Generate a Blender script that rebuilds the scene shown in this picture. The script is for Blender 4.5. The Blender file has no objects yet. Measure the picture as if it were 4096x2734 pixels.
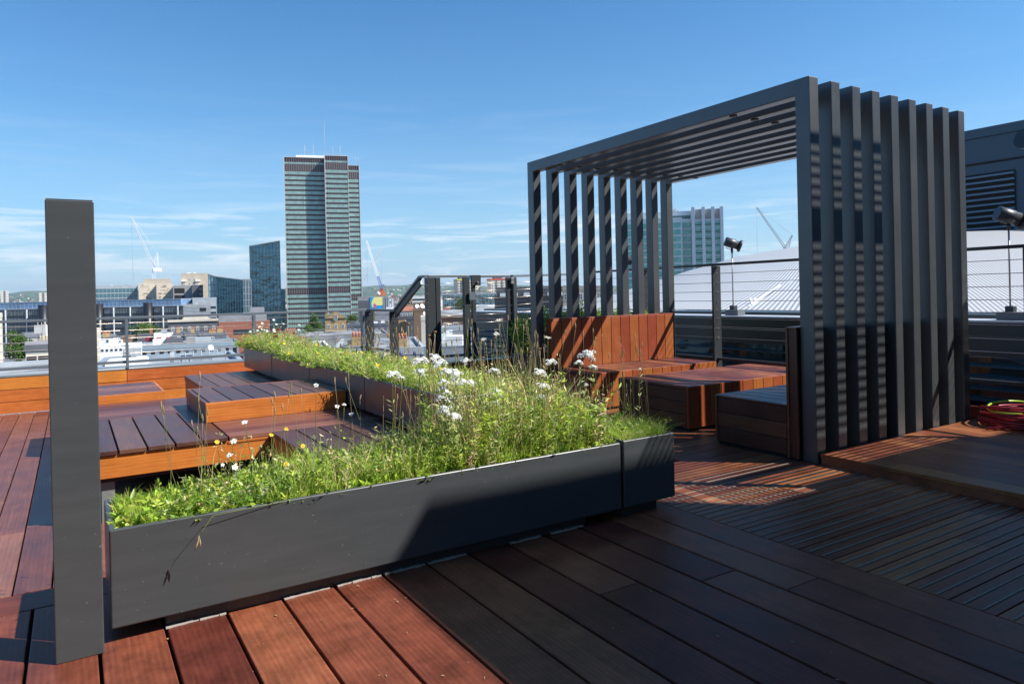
import bpy, math, random
import numpy as np
from mathutils import Vector, Matrix
random.seed(7); rng = np.random.default_rng(7)
R_ = math.radians
sc = bpy.context.scene
COL = sc.collection

# ------------------------------------------------------------------ camera
F_, CX, CY, HC = 2814.99, 2048.0, 1179.95, 1.5          # focal length and principal point (photo pixels), eye height
RT = Vector((0.84761, -0.53013, -0.02273))
UP = Vector((0.02034, -0.01035, 0.99974))
FW = Vector((0.53023, 0.84785, -0.00201))
cam = bpy.data.cameras.new('camera'); co = bpy.data.objects.new('camera', cam); COL.objects.link(co)
co.matrix_world = Matrix(((RT.x, UP.x, -FW.x, 0), (RT.y, UP.y, -FW.y, 0), (RT.z, UP.z, -FW.z, HC), (0, 0, 0, 1)))
cam.sensor_width = 36; cam.lens = 36 * F_ / 4096; cam.shift_y = -(1367 - CY) / 4096
cam.clip_start = 0.05; cam.clip_end = 60000
sc.camera = co
sc.render.resolution_x = 1024; sc.render.resolution_y = 683

# ------------------------------------------------------------------ sun, sky, exposure
SUND = Vector((0.733, -0.68, 1.0)).normalized()
sun = bpy.data.lights.new('sun', 'SUN'); so = bpy.data.objects.new('sun', sun); COL.objects.link(so)
sun.energy = 5.0; sun.angle = R_(0.45); sun.color = (1.0, 0.955, 0.88)
so.rotation_euler = SUND.to_track_quat('Z', 'Y').to_euler()
wd = bpy.data.worlds.new('World'); sc.world = wd; wd.use_nodes = True
nt = wd.node_tree; nt.nodes.clear()
def N(t, **k):
    n = nt.nodes.new(t)
    for a, b in k.items(): setattr(n, a, b)
    return n
def Lk(a, b): nt.links.new(a, b)
wo = N('ShaderNodeOutputWorld'); bg = N('ShaderNodeBackground'); bg.inputs[1].default_value = 0.09
sky = N('ShaderNodeTexSky'); sky.sky_type = 'NISHITA'; sky.sun_disc = False
sky.sun_elevation = math.asin(SUND.z); sky.sun_rotation = math.atan2(SUND.x, SUND.y)
sky.altitude = 0; sky.air_density = 1.0; sky.dust_density = 0.25; sky.ozone_density = 1.5
tc = N('ShaderNodeTexCoord'); mp = N('ShaderNodeMapping'); mp.inputs['Scale'].default_value = (2.2, 2.2, 26)
mp.inputs['Rotation'].default_value = (R_(1.5), R_(2.0), 0)
no = N('ShaderNodeTexNoise'); no.inputs['Scale'].default_value = 2.0; no.inputs['Detail'].default_value = 7; no.inputs['Roughness'].default_value = .62
no.inputs['Distortion'].default_value = .5
Lk(tc.outputs['Generated'], mp.inputs[0]); Lk(mp.outputs[0], no.inputs['Vector'])
cr = N('ShaderNodeValToRGB'); cr.color_ramp.elements[0].position = .49; cr.color_ramp.elements[1].position = .72
cr.color_ramp.elements[0].color = (0, 0, 0, 1); cr.color_ramp.elements[1].color = (1, 1, 1, 1)
Lk(no.outputs[0], cr.inputs[0])
sx = N('ShaderNodeSeparateXYZ'); Lk(tc.outputs['Generated'], sx.inputs[0])
def band(pts, interp='LINEAR'):
    r = N('ShaderNodeValToRGB'); r.color_ramp.interpolation = interp
    e = r.color_ramp.elements
    while len(e) < len(pts): e.new(.5)
    for el, (p, v) in zip(e, pts): el.position = p; el.color = (v, v, v, 1)
    Lk(sx.outputs['Z'], r.inputs[0]); return r
b1 = band([(0, .2), (.03, .5), (.06, 1.0), (.10, .95), (.13, .15), (.3, .0)])
m1 = N('ShaderNodeMath', operation='MULTIPLY'); Lk(cr.outputs[0], m1.inputs[0]); Lk(b1.outputs[0], m1.inputs[1])
# small cumulus near the horizon
mp2 = N('ShaderNodeMapping'); mp2.inputs['Scale'].default_value = (9, 9, 40); Lk(tc.outputs['Generated'], mp2.inputs[0])
n2 = N('ShaderNodeTexNoise'); n2.inputs['Scale'].default_value = 2.2; n2.inputs['Detail'].default_value = 8; n2.inputs['Roughness'].default_value = .6
Lk(mp2.outputs[0], n2.inputs['Vector'])
c2 = N('ShaderNodeValToRGB'); c2.color_ramp.elements[0].position = .60; c2.color_ramp.elements[1].position = .70
c2.color_ramp.elements[0].color = (0, 0, 0, 1); c2.color_ramp.elements[1].color = (1, 1, 1, 1)
Lk(n2.outputs[0], c2.inputs[0])
b2 = band([(0, .5), (.012, .9), (.05, .7), (.075, 0)])
m2 = N('ShaderNodeMath', operation='MULTIPLY'); Lk(c2.outputs[0], m2.inputs[0]); Lk(b2.outputs[0], m2.inputs[1])
tint = N('ShaderNodeMix', data_type='RGBA', blend_type='MULTIPLY'); tint.inputs[0].default_value = 1
Lk(sky.outputs[0], tint.inputs[6]); tint.inputs[7].default_value = (.33, .79, 1.10, 1)
hz0 = band([(0, .85), (.04, .70), (.12, .42), (.24, .12), (.42, 0)])
mh_ = N('ShaderNodeMix', data_type='RGBA'); Lk(hz0.outputs[0], mh_.inputs[0]); Lk(tint.outputs[2], mh_.inputs[6]); mh_.inputs[7].default_value = (3.7, 5.0, 6.1, 1)
mx = N('ShaderNodeMix', data_type='RGBA'); Lk(m1.outputs[0], mx.inputs[0]); Lk(mh_.outputs[2], mx.inputs[6]); mx.inputs[7].default_value = (7.2, 7.6, 8.0, 1)
mx2 = N('ShaderNodeMix', data_type='RGBA'); Lk(m2.outputs[0], mx2.inputs[0]); Lk(mx.outputs[2], mx2.inputs[6]); mx2.inputs[7].default_value = (6.6, 7.0, 7.5, 1)
Lk(mx2.outputs[2], bg.inputs[0]); Lk(bg.outputs[0], wo.inputs[0])
sc.view_settings.view_transform = 'Standard'; sc.view_settings.look = 'None'
sc.view_settings.gamma = 1; sc.view_settings.exposure = 0.72
sc.render.engine = 'CYCLES'

# ------------------------------------------------------------------ helpers
def ray(px, py):
    return RT * ((px - CX) / F_) - UP * ((py - CY) / F_) + FW
def W(px, py, D):
    "the world point that lies D metres in front of the camera"
    return Vector((0, 0, HC)) + ray(px, py) * D
def tag(o, label=None, cat=None, group=None, kind=None):
    if label: o['label'] = label
    if cat: o['category'] = cat
    if group: o['group'] = group
    if kind: o['kind'] = kind
    return o
def empty(name, loc=(0, 0, 0), rz=0, **k):
    o = bpy.data.objects.new(name, None); COL.objects.link(o)
    o.location = loc; o.rotation_euler = (0, 0, rz); o.empty_display_size = .2
    return tag(o, **k)
def copy_tree(o, parent=None):
    c = o.copy(); COL.objects.link(c)
    if parent is not None: c.parent = parent
    for ch in list(o.children): copy_tree(ch, c)
    return c

class MB:
    def __init__(s): s.V = []; s.F = []; s.M = []; s.U = []; s.R = []; s.S = []
    def face(s, idx, m=0, uv=None, r=0, smooth=False):
        s.F.append(tuple(idx)); s.M.append(m); s.R.append(r); s.S.append(smooth)
        s.U.extend(uv if uv else [(s.V[i][0], s.V[i][2]) for i in idx])
    def poly(s, pts, m=0, r=0):
        b = len(s.V); s.V.extend([tuple(p) for p in pts]); s.face(range(b, b + len(pts)), m, None, r)
    def box(s, x0, x1, y0, y1, z0, z1, m=0, g=0, r=None):
        if x0 > x1: x0, x1 = x1, x0
        if y0 > y1: y0, y1 = y1, y0
        if r is None: r = random.random()
        b = len(s.V); ou, ov = random.random() * 50, random.random() * 50
        s.V += [(x0, y0, z0), (x1, y0, z0), (x1, y1, z0), (x0, y1, z0), (x0, y0, z1), (x1, y0, z1), (x1, y1, z1), (x0, y1, z1)]
        for f in ((0, 3, 2, 1), (4, 5, 6, 7), (0, 1, 5, 4), (1, 2, 6, 5), (2, 3, 7, 6), (3, 0, 4, 7)):
            idx = [b + i for i in f]; uv = []
            for i in idx:
                v = s.V[i]; o2 = [v[k] for k in range(3) if k != g]
                uv.append((v[g] + ou, o2[0] + o2[1] + ov))
            s.face(idx, m, uv, r)
        return s
    def bar(s, p0, p1, w, h=None, m=0, r=0):
        p0 = Vector(p0); p1 = Vector(p1); h = h or w; d = (p1 - p0)
        if d.length < 1e-6: return s
        d.normalize(); up = Vector((0, 0, 1)) if abs(d.z) < .95 else Vector((0, 1, 0))
        a = d.cross(up).normalized() * w / 2; c = a.cross(d).normalized() * h / 2
        b = len(s.V)
        for p in (p0, p1):
            for q in (-a - c, a - c, a + c, -a + c): s.V.append(tuple(p + q))
        for f in ((0, 1, 2, 3), (7, 6, 5, 4), (0, 4, 5, 1), (1, 5, 6, 2), (2, 6, 7, 3), (3, 7, 4, 0)): s.face([b + i for i in f], m, None, r)
        return s
    def tube(s, pts, rad, n=6, m=0, cap=True, r=0):
        pts = [Vector(p) for p in pts]; b = len(s.V); k = len(pts)
        rads = rad if isinstance(rad, (list, tuple)) else [rad] * k
        for i, p in enumerate(pts):
            d = (pts[min(i + 1, k - 1)] - pts[max(i - 1, 0)])
            if d.length < 1e-9: d = Vector((0, 0, 1))
            d.normalize()
            up = Vector((0, 0, 1)) if abs(d.z) < .9 else Vector((0, 1, 0))
            a = d.cross(up).normalized(); c = a.cross(d)
            for j in range(n):
                t = 2 * math.pi * j / n; s.V.append(tuple(p + (a * math.cos(t) + c * math.sin(t)) * rads[i]))
        for i in range(k - 1):
            for j in range(n):
                j2 = (j + 1) % n
                s.face((b + i * n + j, b + i * n + j2, b + (i + 1) * n + j2, b + (i + 1) * n + j), m, None, r, True)
        if cap:
            s.face([b + j for j in range(n)][::-1], m, None, r); s.face([b + (k - 1) * n + j for j in range(n)], m, None, r)
        return s
    def cyl(s, x, y, z0, z1, rad, n=16, m=0, r1=None): return s.tube([(x, y, z0), (x, y, z1)], [rad, rad if r1 is None else r1], n, m)
    def build(s, name, mats, parent=None, bevel=0, **k):
        me = bpy.data.meshes.new(name); me.from_pydata(s.V, [], s.F)
        if not isinstance(mats, (list, tuple)): mats = [mats]
        for m in mats: me.materials.append(m)
        n = len(me.polygons)
        me.polygons.foreach_set('material_index', s.M); me.polygons.foreach_set('use_smooth', s.S)
        uv = me.uv_layers.new(name='UVMap'); uv.data.foreach_set('uv', np.array(s.U, dtype=np.float32).ravel())
        at = me.attributes.new('rnd', 'FLOAT', 'FACE'); at.data.foreach_set('value', np.array(s.R, dtype=np.float32))
        me.update()
        o = bpy.data.objects.new(name, me); COL.objects.link(o)
        if parent is not None: o.parent = parent
        if bevel:
            b = o.modifiers.new('bevel', 'BEVEL'); b.width = bevel; b.segments = 4 if bevel >= .008 else 2; b.limit_method = 'ANGLE'; b.harden_normals = False
        return tag(o, **k)
def bx(name, mats, parent, *a, bevel=0, g=0, **k): return MB().box(*a, g=g).build(name, mats, parent, bevel, **k)

# ------------------------------------------------------------------ materials
def mat(name, col, rough=.6, metal=0, spec=.5, noise=0, nscale=6, bump=0, bscale=60, coat=0, bdist=.01):
    m = bpy.data.materials.new(name); m.use_nodes = True; t = m.node_tree; p = t.nodes['Principled BSDF']
    p.inputs['Base Color'].default_value = (*col, 1); p.inputs['Roughness'].default_value = rough
    p.inputs['Metallic'].default_value = metal; p.inputs['Specular IOR Level'].default_value = spec
    if coat: p.inputs['Coat Weight'].default_value = coat
    c = t.nodes.new('ShaderNodeTexCoord')
    if noise:
        n = t.nodes.new('ShaderNodeTexNoise'); n.inputs['Scale'].default_value = nscale; n.inputs['Detail'].default_value = 6
        t.links.new(c.outputs['Object'], n.inputs['Vector'])
        r = t.nodes.new('ShaderNodeValToRGB'); r.color_ramp.elements[0].position = .3; r.color_ramp.elements[1].position = .7
        r.color_ramp.elements[0].color = (*[x * (1 - noise) for x in col], 1); r.color_ramp.elements[1].color = (*[min(1, x * (1 + noise)) for x in col], 1)
        t.links.new(n.outputs[0], r.inputs[0]); t.links.new(r.outputs[0], p.inputs['Base Color'])
    if bump:
        n = t.nodes.new('ShaderNodeTexNoise'); n.inputs['Scale'].default_value = bscale; n.inputs['Detail'].default_value = 4
        t.links.new(c.outputs['Object'], n.inputs['Vector'])
        b = t.nodes.new('ShaderNodeBump'); b.inputs['Strength'].default_value = bump; b.inputs['Distance'].default_value = bdist
        t.links.new(n.outputs[0], b.inputs['Height']); t.links.new(b.outputs[0], p.inputs['Normal'])
    return m

def wood(name, dark, mid, light, rough=.38, grain=15, blotch=.5, spec=.5, var=(.55, 1.4), scuff=0):
    m = bpy.data.materials.new(name); m.use_nodes = True; t = m.node_tree; p = t.nodes['Principled BSDF']
    nn = t.nodes.new; lk = t.links.new
    uv = nn('ShaderNodeUVMap'); uv.uv_map = 'UVMap'
    mpn = nn('ShaderNodeMapping'); mpn.inputs['Scale'].default_value = (1.1, grain, 1); lk(uv.outputs[0], mpn.inputs[0])
    n1 = nn('ShaderNodeTexNoise'); n1.inputs['Scale'].default_value = 2.2; n1.inputs['Detail'].default_value = 8; n1.inputs['Roughness'].default_value = .65; n1.inputs['Distortion'].default_value = 1.2
    lk(mpn.outputs[0], n1.inputs['Vector'])
    mp3 = nn('ShaderNodeMapping'); mp3.inputs['Scale'].default_value = (.55, 5.5, 1); lk(uv.outputs[0], mp3.inputs[0])
    wv = nn('ShaderNodeTexWave'); wv.wave_type = 'RINGS'; wv.inputs['Scale'].default_value = 2.4; wv.inputs['Distortion'].default_value = 3.5; wv.inputs['Detail'].default_value = 3; wv.inputs['Detail Scale'].default_value = 1.2
    lk(mp3.outputs[0], wv.inputs['Vector'])
    mixn = nn('ShaderNodeMix'); mixn.data_type = 'FLOAT'; mixn.inputs[0].default_value = .13
    lk(n1.outputs[0], mixn.inputs[2]); lk(wv.outputs['Fac'], mixn.inputs[3])
    rp = nn('ShaderNodeValToRGB'); e = rp.color_ramp.elements; e.new(.5)
    e[0].position = .15; e[0].color = (*dark, 1); e[1].position = .5; e[1].color = (*mid, 1); e[2].position = .85; e[2].color = (*light, 1)
    lk(mixn.outputs[0], rp.inputs[0])
    at = nn('ShaderNodeAttribute'); at.attribute_name = 'rnd'
    hv = nn('ShaderNodeHueSaturation')
    mr = nn('ShaderNodeMapRange'); mr.inputs['To Min'].default_value = var[0]; mr.inputs['To Max'].default_value = var[1]; lk(at.outputs['Fac'], mr.inputs[0])
    n3 = nn('ShaderNodeTexNoise'); n3.inputs['Scale'].default_value = 3.3; n3.inputs['Detail'].default_value = 5; n3.inputs['Roughness'].default_value = .7
    tcc = nn('ShaderNodeTexCoord'); lk(tcc.outputs['Object'], n3.inputs['Vector'])
    m3 = nn('ShaderNodeMapRange'); m3.inputs['From Min'].default_value = .3; m3.inputs['From Max'].default_value = .7
    m3.inputs['To Min'].default_value = 1 - blotch * .6; m3.inputs['To Max'].default_value = 1 + blotch * .45; lk(n3.outputs[0], m3.inputs[0])
    mm = nn('ShaderNodeMath'); mm.operation = 'MULTIPLY'; lk(mr.outputs[0], mm.inputs[0]); lk(m3.outputs[0], mm.inputs[1])
    lk(mm.outputs[0], hv.inputs['Value']); lk(rp.outputs[0], hv.inputs['Color'])
    mh = nn('ShaderNodeMapRange'); mh.inputs['To Min'].default_value = .492; mh.inputs['To Max'].default_value = .512; lk(at.outputs['Fac'], mh.inputs[0]); lk(mh.outputs[0], hv.inputs['Hue'])
    last = hv.outputs[0]
    if scuff:
        mp4 = nn('ShaderNodeMapping'); mp4.inputs['Scale'].default_value = (9, 30, 1); mp4.inputs['Rotation'].default_value = (0, 0, .5); lk(uv.outputs[0], mp4.inputs[0])
        n4 = nn('ShaderNodeTexNoise'); n4.inputs['Scale'].default_value = 1.3; n4.inputs['Detail'].default_value = 9; n4.inputs['Roughness'].default_value = .8; n4.inputs['Distortion'].default_value = 2; lk(mp4.outputs[0], n4.inputs['Vector'])
        r4 = nn('ShaderNodeMapRange'); r4.inputs['From Min'].default_value = .63; r4.inputs['From Max'].default_value = .72; r4.inputs['To Max'].default_value = scuff; lk(n4.outputs[0], r4.inputs[0])
        m4 = nn('ShaderNodeMix'); m4.data_type = 'RGBA'; m4.inputs[7].default_value = (.30, .25, .23, 1); lk(r4.outputs[0], m4.inputs[0]); lk(last, m4.inputs[6]); last = m4.outputs[2]
    lk(last, p.inputs['Base Color'])
    rr = nn('ShaderNodeMapRange'); rr.inputs['To Min'].default_value = rough - .08; rr.inputs['To Max'].default_value = rough + .16; lk(n3.outputs[0], rr.inputs[0]); lk(rr.outputs[0], p.inputs['Roughness'])
    p.inputs['Specular IOR Level'].default_value = spec
    b = nn('ShaderNodeBump'); b.inputs['Strength'].default_value = .12; b.inputs['Distance'].default_value = .001
    lk(n1.outputs[0], b.inputs['Height']); lk(b.outputs[0], p.inputs['Normal'])
    return m

WD_DECK = wood('oiled_hardwood_deck', (.100, .027, .015), (.180, .048, .026), (.25, .080, .045), .42, blotch=.8, spec=.24, scuff=.5)
WD_FAR = wood('sun_faded_hardwood', (.090, .030, .022), (.155, .055, .040), (.23, .088, .062), .36, spec=.5, scuff=.4)
WD_TOP = wood('seat_top_hardwood', (.055, .025, .020), (.100, .043, .032), (.16, .068, .046), .36, spec=.5, scuff=.25)
WD_OR = wood('orange_hardwood_face', (.28, .066, .012), (.46, .125, .022), (.60, .195, .038), .42, grain=20, blotch=.3, var=(.85, 1.12))
WD_RED = wood('red_hardwood_face', (.18, .036, .012), (.27, .064, .020), (.36, .098, .031), .40, grain=26, blotch=.3, var=(.84, 1.14))
WD_RED2 = wood('red_orange_hardwood_face', (.20, .045, .013), (.31, .080, .021), (.42, .125, .034), .40, grain=14, blotch=.3, var=(.82, 1.14))
WD_RIB = wood('ribbed_hardwood_deck', (.130, .036, .018), (.22, .066, .030), (.34, .125, .052), .40, spec=.24, scuff=.4, var=(.6, 1.3))
METAL = mat('dark_grey_powder_coat', (.050, .055, .058), .32, 0, .5)
def weather(m, amt=.5):
    t = m.node_tree; p = t.nodes['Principled BSDF']; nn = t.nodes.new; lk = t.links.new; col = tuple(p.inputs['Base Color'].default_value)[:3]
    c = nn('ShaderNodeTexCoord'); mp = nn('ShaderNodeMapping'); mp.inputs['Scale'].default_value = (.8, .8, 7); mp.inputs['Rotation'].default_value = (0, .12, 0); lk(c.outputs['Object'], mp.inputs[0])
    n = nn('ShaderNodeTexNoise'); n.inputs['Scale'].default_value = 3; n.inputs['Detail'].default_value = 9; n.inputs['Roughness'].default_value = .7; lk(mp.outputs[0], n.inputs['Vector'])
    r = nn('ShaderNodeValToRGB'); r.color_ramp.elements[0].position = .35; r.color_ramp.elements[1].position = .8; r.color_ramp.elements[0].color = (*col, 1); r.color_ramp.elements[1].color = (*[x * 1.3 for x in col], 1); lk(n.outputs[0], r.inputs[0])
    v = nn('ShaderNodeTexNoise'); v.inputs['Scale'].default_value = 55; v.inputs['Detail'].default_value = 2; lk(c.outputs['Object'], v.inputs['Vector'])
    v2 = nn('ShaderNodeMapRange'); v2.inputs['From Min'].default_value = .72; v2.inputs['From Max'].default_value = .78; v2.inputs['To Max'].default_value = amt; lk(v.outputs[0], v2.inputs[0])
    m4 = nn('ShaderNodeMix'); m4.data_type = 'RGBA'; m4.inputs[7].default_value = (.22, .23, .24, 1); lk(v2.outputs[0], m4.inputs[0]); lk(r.outputs[0], m4.inputs[6]); lk(m4.outputs[2], p.inputs['Base Color'])
    n5 = nn('ShaderNodeTexNoise'); n5.inputs['Scale'].default_value = 1.7; n5.inputs['Detail'].default_value = 6; lk(c.outputs['Object'], n5.inputs['Vector']); q = nn('ShaderNodeMapRange'); ro = p.inputs['Roughness'].default_value; q.inputs['To Min'].default_value = ro - .1; q.inputs['To Max'].default_value = ro + .16; lk(n5.outputs[0], q.inputs[0]); lk(q.outputs[0], p.inputs['Roughness'])
    b = nn('ShaderNodeBump'); b.inputs['Strength'].default_value = .06; b.inputs['Distance'].default_value = .01; lk(n5.outputs[0], b.inputs['Height']); lk(b.outputs[0], p.inputs['Normal'])
weather(METAL)
PERG = mat('blue_grey_powder_coat', (.036, .041, .045), .38, 0, .9, coat=.4); PERG.node_tree.nodes['Principled BSDF'].inputs['Coat Roughness'].default_value = .3; weather(PERG, .25)
RAILM = mat('grey_rail_paint', (.115, .135, .155), .35, 0, .5)
DARKR = mat('black_grey_rail_paint', (.035, .040, .044), .4, 0, .5)
STEEL = mat('steel_cable', (.62, .55, .48), .35, .9)
GRIT = mat('anti_slip_strip', (.24, .215, .175), 1, 0, 0, noise=.35, nscale=160)
BLACK = mat('black_underside', (.008, .008, .009), .8)
SOIL = mat('dark_soil', (.035, .024, .015), .95, noise=.4, nscale=30, bump=.6, bscale=60)
SEAL = mat('pale_sealant', (.42, .38, .34), .8)
WHITE = mat('white_render', (.80, .80, .78), .7, noise=.06, nscale=.4)
GLASSD = mat('dark_blue_glass', (.035, .085, .12), .07, .7, .8, bump=.5, bscale=.22, bdist=.5)
GLASSB = mat('blue_tinted_glass', (.05, .14, .30), .10, 0, 1.0)
GLASST = mat('pale_teal_glass', (.17, .36, .34), .15, 0, .8)
LOUV = mat('navy_cladding', (.030, .060, .090), .4, 0, .5)

# ------------------------------------------------------------------ decks (structure)
def boards(mb, x0, x1, y0, y1, z0, z1, axis, pitch, gap=.006, start=None, joints=0, m=0):
    "boards running along axis ('x' or 'y'), laid side by side"
    a0, a1 = (y0, y1) if axis == 'x' else (x0, x1); l0, l1 = (x0, x1) if axis == 'x' else (y0, y1)
    s = start if start is not None else a0
    k = math.floor((a0 - s) / pitch)
    while True:
        b0 = s + k * pitch; b1 = b0 + pitch; k += 1
        if b0 >= a1 - 1e-4: break
        c0 = max(b0 + gap / 2, a0); c1 = min(b1 - gap / 2, a1)
        if c1 - c0 < .012: continue
        cuts = [l0]
        if joints:
            t = l0 + random.uniform(.6, joints)
            while t < l1 - .5: cuts.append(t); t += random.uniform(joints * .7, joints * 1.3)
        cuts.append(l1)
        for i in range(len(cuts) - 1):
            e0 = cuts[i] + (.002 if i else 0); e1 = cuts[i + 1] - (.002 if i < len(cuts) - 2 else 0)
            if axis == 'x': mb.box(e0, e1, c0, c1, z0, z1, m, 0)
            else: mb.box(c0, c1, e0, e1, z0, z1, m, 1)
    return mb
G = .014
mb = MB()
boards(mb, -3.0, 3.24, -2.6, 4.208, -.03, 0, 'y', .2645, G, .0705, 3.6)
mb.box(-3.0, 3.24, 4.214, 4.466, -.03, 0, 0, 0)
mb.box(3.244, 3.502, -2.6, 3.96, -.03, .001, 0, 1, r=.62)
mb.build('deck', WD_DECK, None, .005, kind='structure', label='dark red hardwood deck boards running towards the camera')
mb = boards(MB(), -3.4, 4.5, 4.474, 11.90, -.03, 0, 'y', .1735, .009, -.2940, 2.9)
mb.build('terrace_deck', WD_FAR, None, .002, kind='structure', label='narrow sunlit hardwood deck boards below the parapet')
mb = boards(MB(), 3.508, 8.2, -2.6, 10.9, -.03, 0, 'x', .2040, .009, 3.179, 2.6)
mb.build('ribbed_deck', WD_RIB, None, .001, kind='structure', label='hardwood deck boards with pale anti slip strips')
mb = MB()
k = 0
y = 3.179 + 4 * .204
while y > -2.5:
    for dy in (.062, .142): mb.box(3.52, 5.295 if y < 3.6 else 5.2, y - dy - .0045, y - dy + .0045, .0005, .0042, 0, 0)
    y -= .204
mb.build('anti_slip_strips', GRIT, None, kind='structure')
mb = MB()
boards(mb, 5.325, 8.25, -2.6, 3.672, .062, .092, 'y', .2045, .007, 5.325, 2.4)
mb.build('raised_deck', WD_RIB, None, .002, kind='structure', label='slightly raised hardwood deck beside the pergola')
mb = MB(); mb.box(5.335, 8.25, -2.6, 3.668, -.02, .060, 0, 0)
mb.build('deck_riser', WD_DECK, None, kind='structure')
mb = MB(); mb.box(-12, 8.6, -14, 11.98, -.9, -.055, 0, 0); mb.build('roof_slab', BLACK, None, kind='structure')
mb = MB(); mb.box(-11.5, 8.5, -13.5, 11.9, -38, -.91, 0, 0); mb.build('host_building', mat('host_building_wall', (.3, .29, .27), .8), None,
    label='building under the roof terrace with its outer walls', cat='building')

# ------------------------------------------------------------------ tall flat post
t = empty('metal_post', (0, 3.50, 0), label='tall flat grey metal post standing at the left end of the front planter', cat='post')
MB().box(-.088, .088, .003, .080, 0, 1.936).build('post_body', METAL, t, .004)
MB().box(-.084, .084, .007, .076, 1.936, 1.941).build('end_cap', METAL, t)

# ------------------------------------------------------------------ planters
def at0(o, t): o.location = (-t.location.x, -t.location.y, -t.location.z); return o
def planter(name, x0, x1, y0, y1, z0, z1, base, label, joints=(), pz0=0.0, lip=.024):
    t = empty(name, ((x0 + x1) / 2, (y0 + y1) / 2, pz0), label=label, cat='planter')
    def loc(o): o.location = (-t.location.x, -t.location.y, -t.location.z); return o
    mb = MB(); w = lip
    # one folded sheet-metal tray, outer wall, rim and inner wall
    o = [(x0, y0), (x1, y0), (x1, y1), (x0, y1)]; i = [(x0 + w, y0 + w), (x1 - w, y0 + w), (x1 - w, y1 - w), (x0 + w, y1 - w)]
    b = 0
    for (pts, z) in ((o, z0), (o, z1), (i, z1), (i, z1 - .12)): mb.V += [(p[0], p[1], z) for p in pts]
    for l in range(3):
        for j in range(4):
            j2 = (j + 1) % 4; mb.face((l * 4 + j, l * 4 + j2, l * 4 + 4 + j2, l * 4 + 4 + j), 0, None, .5)
    mb.face((3, 2, 1, 0), 0, None, .5)
    loc(mb.build('tray', METAL, t, .009))
    loc(bx('soil', SOIL, t, x0 + w + .001, x1 - w - .001, y0 + w + .001, y1 - w - .001, z1 - .10, z1 - .035))
    if base:
        loc(bx('plinth', METAL, t, base[0], base[1], base[2], base[3], pz0 + .001, z0 - .0005))
    if joints:
        for q in joints: loc(MB().box(x0 - .0025, x0 - .0005, q - .0022, q + .0022, z0 + .002, z1 - .012).build('joint_seam', BLACK, t))
    return t
planter('front_planter', .116, 3.035, 3.55, 4.12, .072, .507, (.34, 2.78, 3.615, 4.05),
        'long dark grey metal planter across the foreground filled with grass and yarrow')
planter('small_planter', 3.058, 3.520, 3.55, 4.12, .072, .515, (3.09, 3.40, 3.615, 4.05),
        'small square dark grey planter at the right end of the long front planter')
planter('side_planter', 2.10, 2.66, 4.18, 10.73, .53, .822, (2.17, 2.60, 4.2, 10.50),
        'long dark metal planter running back towards the parapet beside the wooden steps', (9.06, 7.41, 5.76, 4.6), pz0=.502)
t = empty('sealant_line', (1.5, 3.6, 0), label='thin uneven white sealant bead along the foot of the front planter', cat='sealant')
for x0_, x1_ in ((.335, .595), (.868, 1.10), (1.14, 1.38), (1.40, 1.64), (1.66, 1.90), (2.2, 2.42), (2.5, 2.75)):
    n = 9; mb = MB()
    for i in range(n):
        a = x0_ + (x1_ - x0_) * i / n; mb.box(a, a + (x1_ - x0_) / n, 3.595 + random.uniform(-.006, .004), 3.6135, .0008, .006 + random.random() * .006)
    at0(mb.build('bead', SEAL, t), t)

# ------------------------------------------------------------------ wooden stepped seats
S_ = empty('stepped_platform', (1.0, 7.0, 0), label='low L shaped hardwood platform with orange front board behind the front planter', cat='wooden platform')
def at0(o, t): o.location = (-t.location.x, -t.location.y, -t.location.z); return o
g = .013
at0(boards(MB(), .07, .953, 5.478, 6.985, .470, .500, 'y', .1765, g, .070).build('wide_top_boards', WD_TOP, S_, .003), S_)
mb = MB(); boards(mb, .07, 1.25, 6.995, 8.045, .470, .500, 'x', .1745, .006, 6.995); boards(mb, .96, 2.64, 5.486, 6.99, .470, .500, 'x', .1745, .006, 5.486); boards(mb, 1.255, 2.64, 7.0, 8.045, .47, .5, 'x', .1745, .006, 6.995)
at0(mb.build('cross_top_boards', WD_FAR, S_, .002), S_)
at0(boards(MB(), 1.252, 2.64, 4.40, 5.478, .470, .500, 'y', .1765, g, 1.2535).build('near_top_boards', WD_TOP, S_, .003), S_)
at0(boards(MB(), 1.256, 2.64, 8.052, 10.39, .470, .500, 'y', .1775, .011, 1.26).build('far_top_boards', WD_TOP, S_, .003), S_)
mb = MB(); mb.box(.085, 1.244, 5.495, 5.53, .313, .466, 0, 0, r=.7); mb.box(1.262, 1.292, 4.42, 5.494, .313, .466, 0, 1, r=.3)
mb.box(.95, 1.9, 5.488, 5.4945, .449, .4665, 0, 0, r=.5); mb.box(.085, .12, 5.54, 8.03, .313, .466, 0, 1)
at0(mb.build('fascia', WD_OR, S_, .002), S_)
mb = MB(); mb.box(1.27, 1.30, 8.07, 10.36, .02, .462, 0, 1, r=.35); mb.box(1.262, 1.272, 8.07, 10.36, .43, .468, 0, 1, r=.2)
at0(mb.build('side_board', WD_RED, S_, .002), S_)
mb = MB()
LEGM = mat('galvanised_leg', (.16, .165, .17), .45)
for x, yy in ((.145, 5.56), (1.0, 5.56), (.16, 7.9)): at0(MB().box(x, x + .08, yy, yy + .08, 0, .275).build('steel_leg', LEGM, S_), S_)
mb = MB(); boards(mb, .16, 2.6, 7.2, 7.24, .01, .30, 'x', .3); mb.box(.13, 2.6, 5.545, 8.03, .28, .46); mb.box(1.30, 2.6, 4.43, 5.54, .28, .46); mb.box(1.31, 2.6, 8.08, 10.36, .03, .46); mb.box(1.5, 2.6, 4.6, 8.0, .01, .275)
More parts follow.
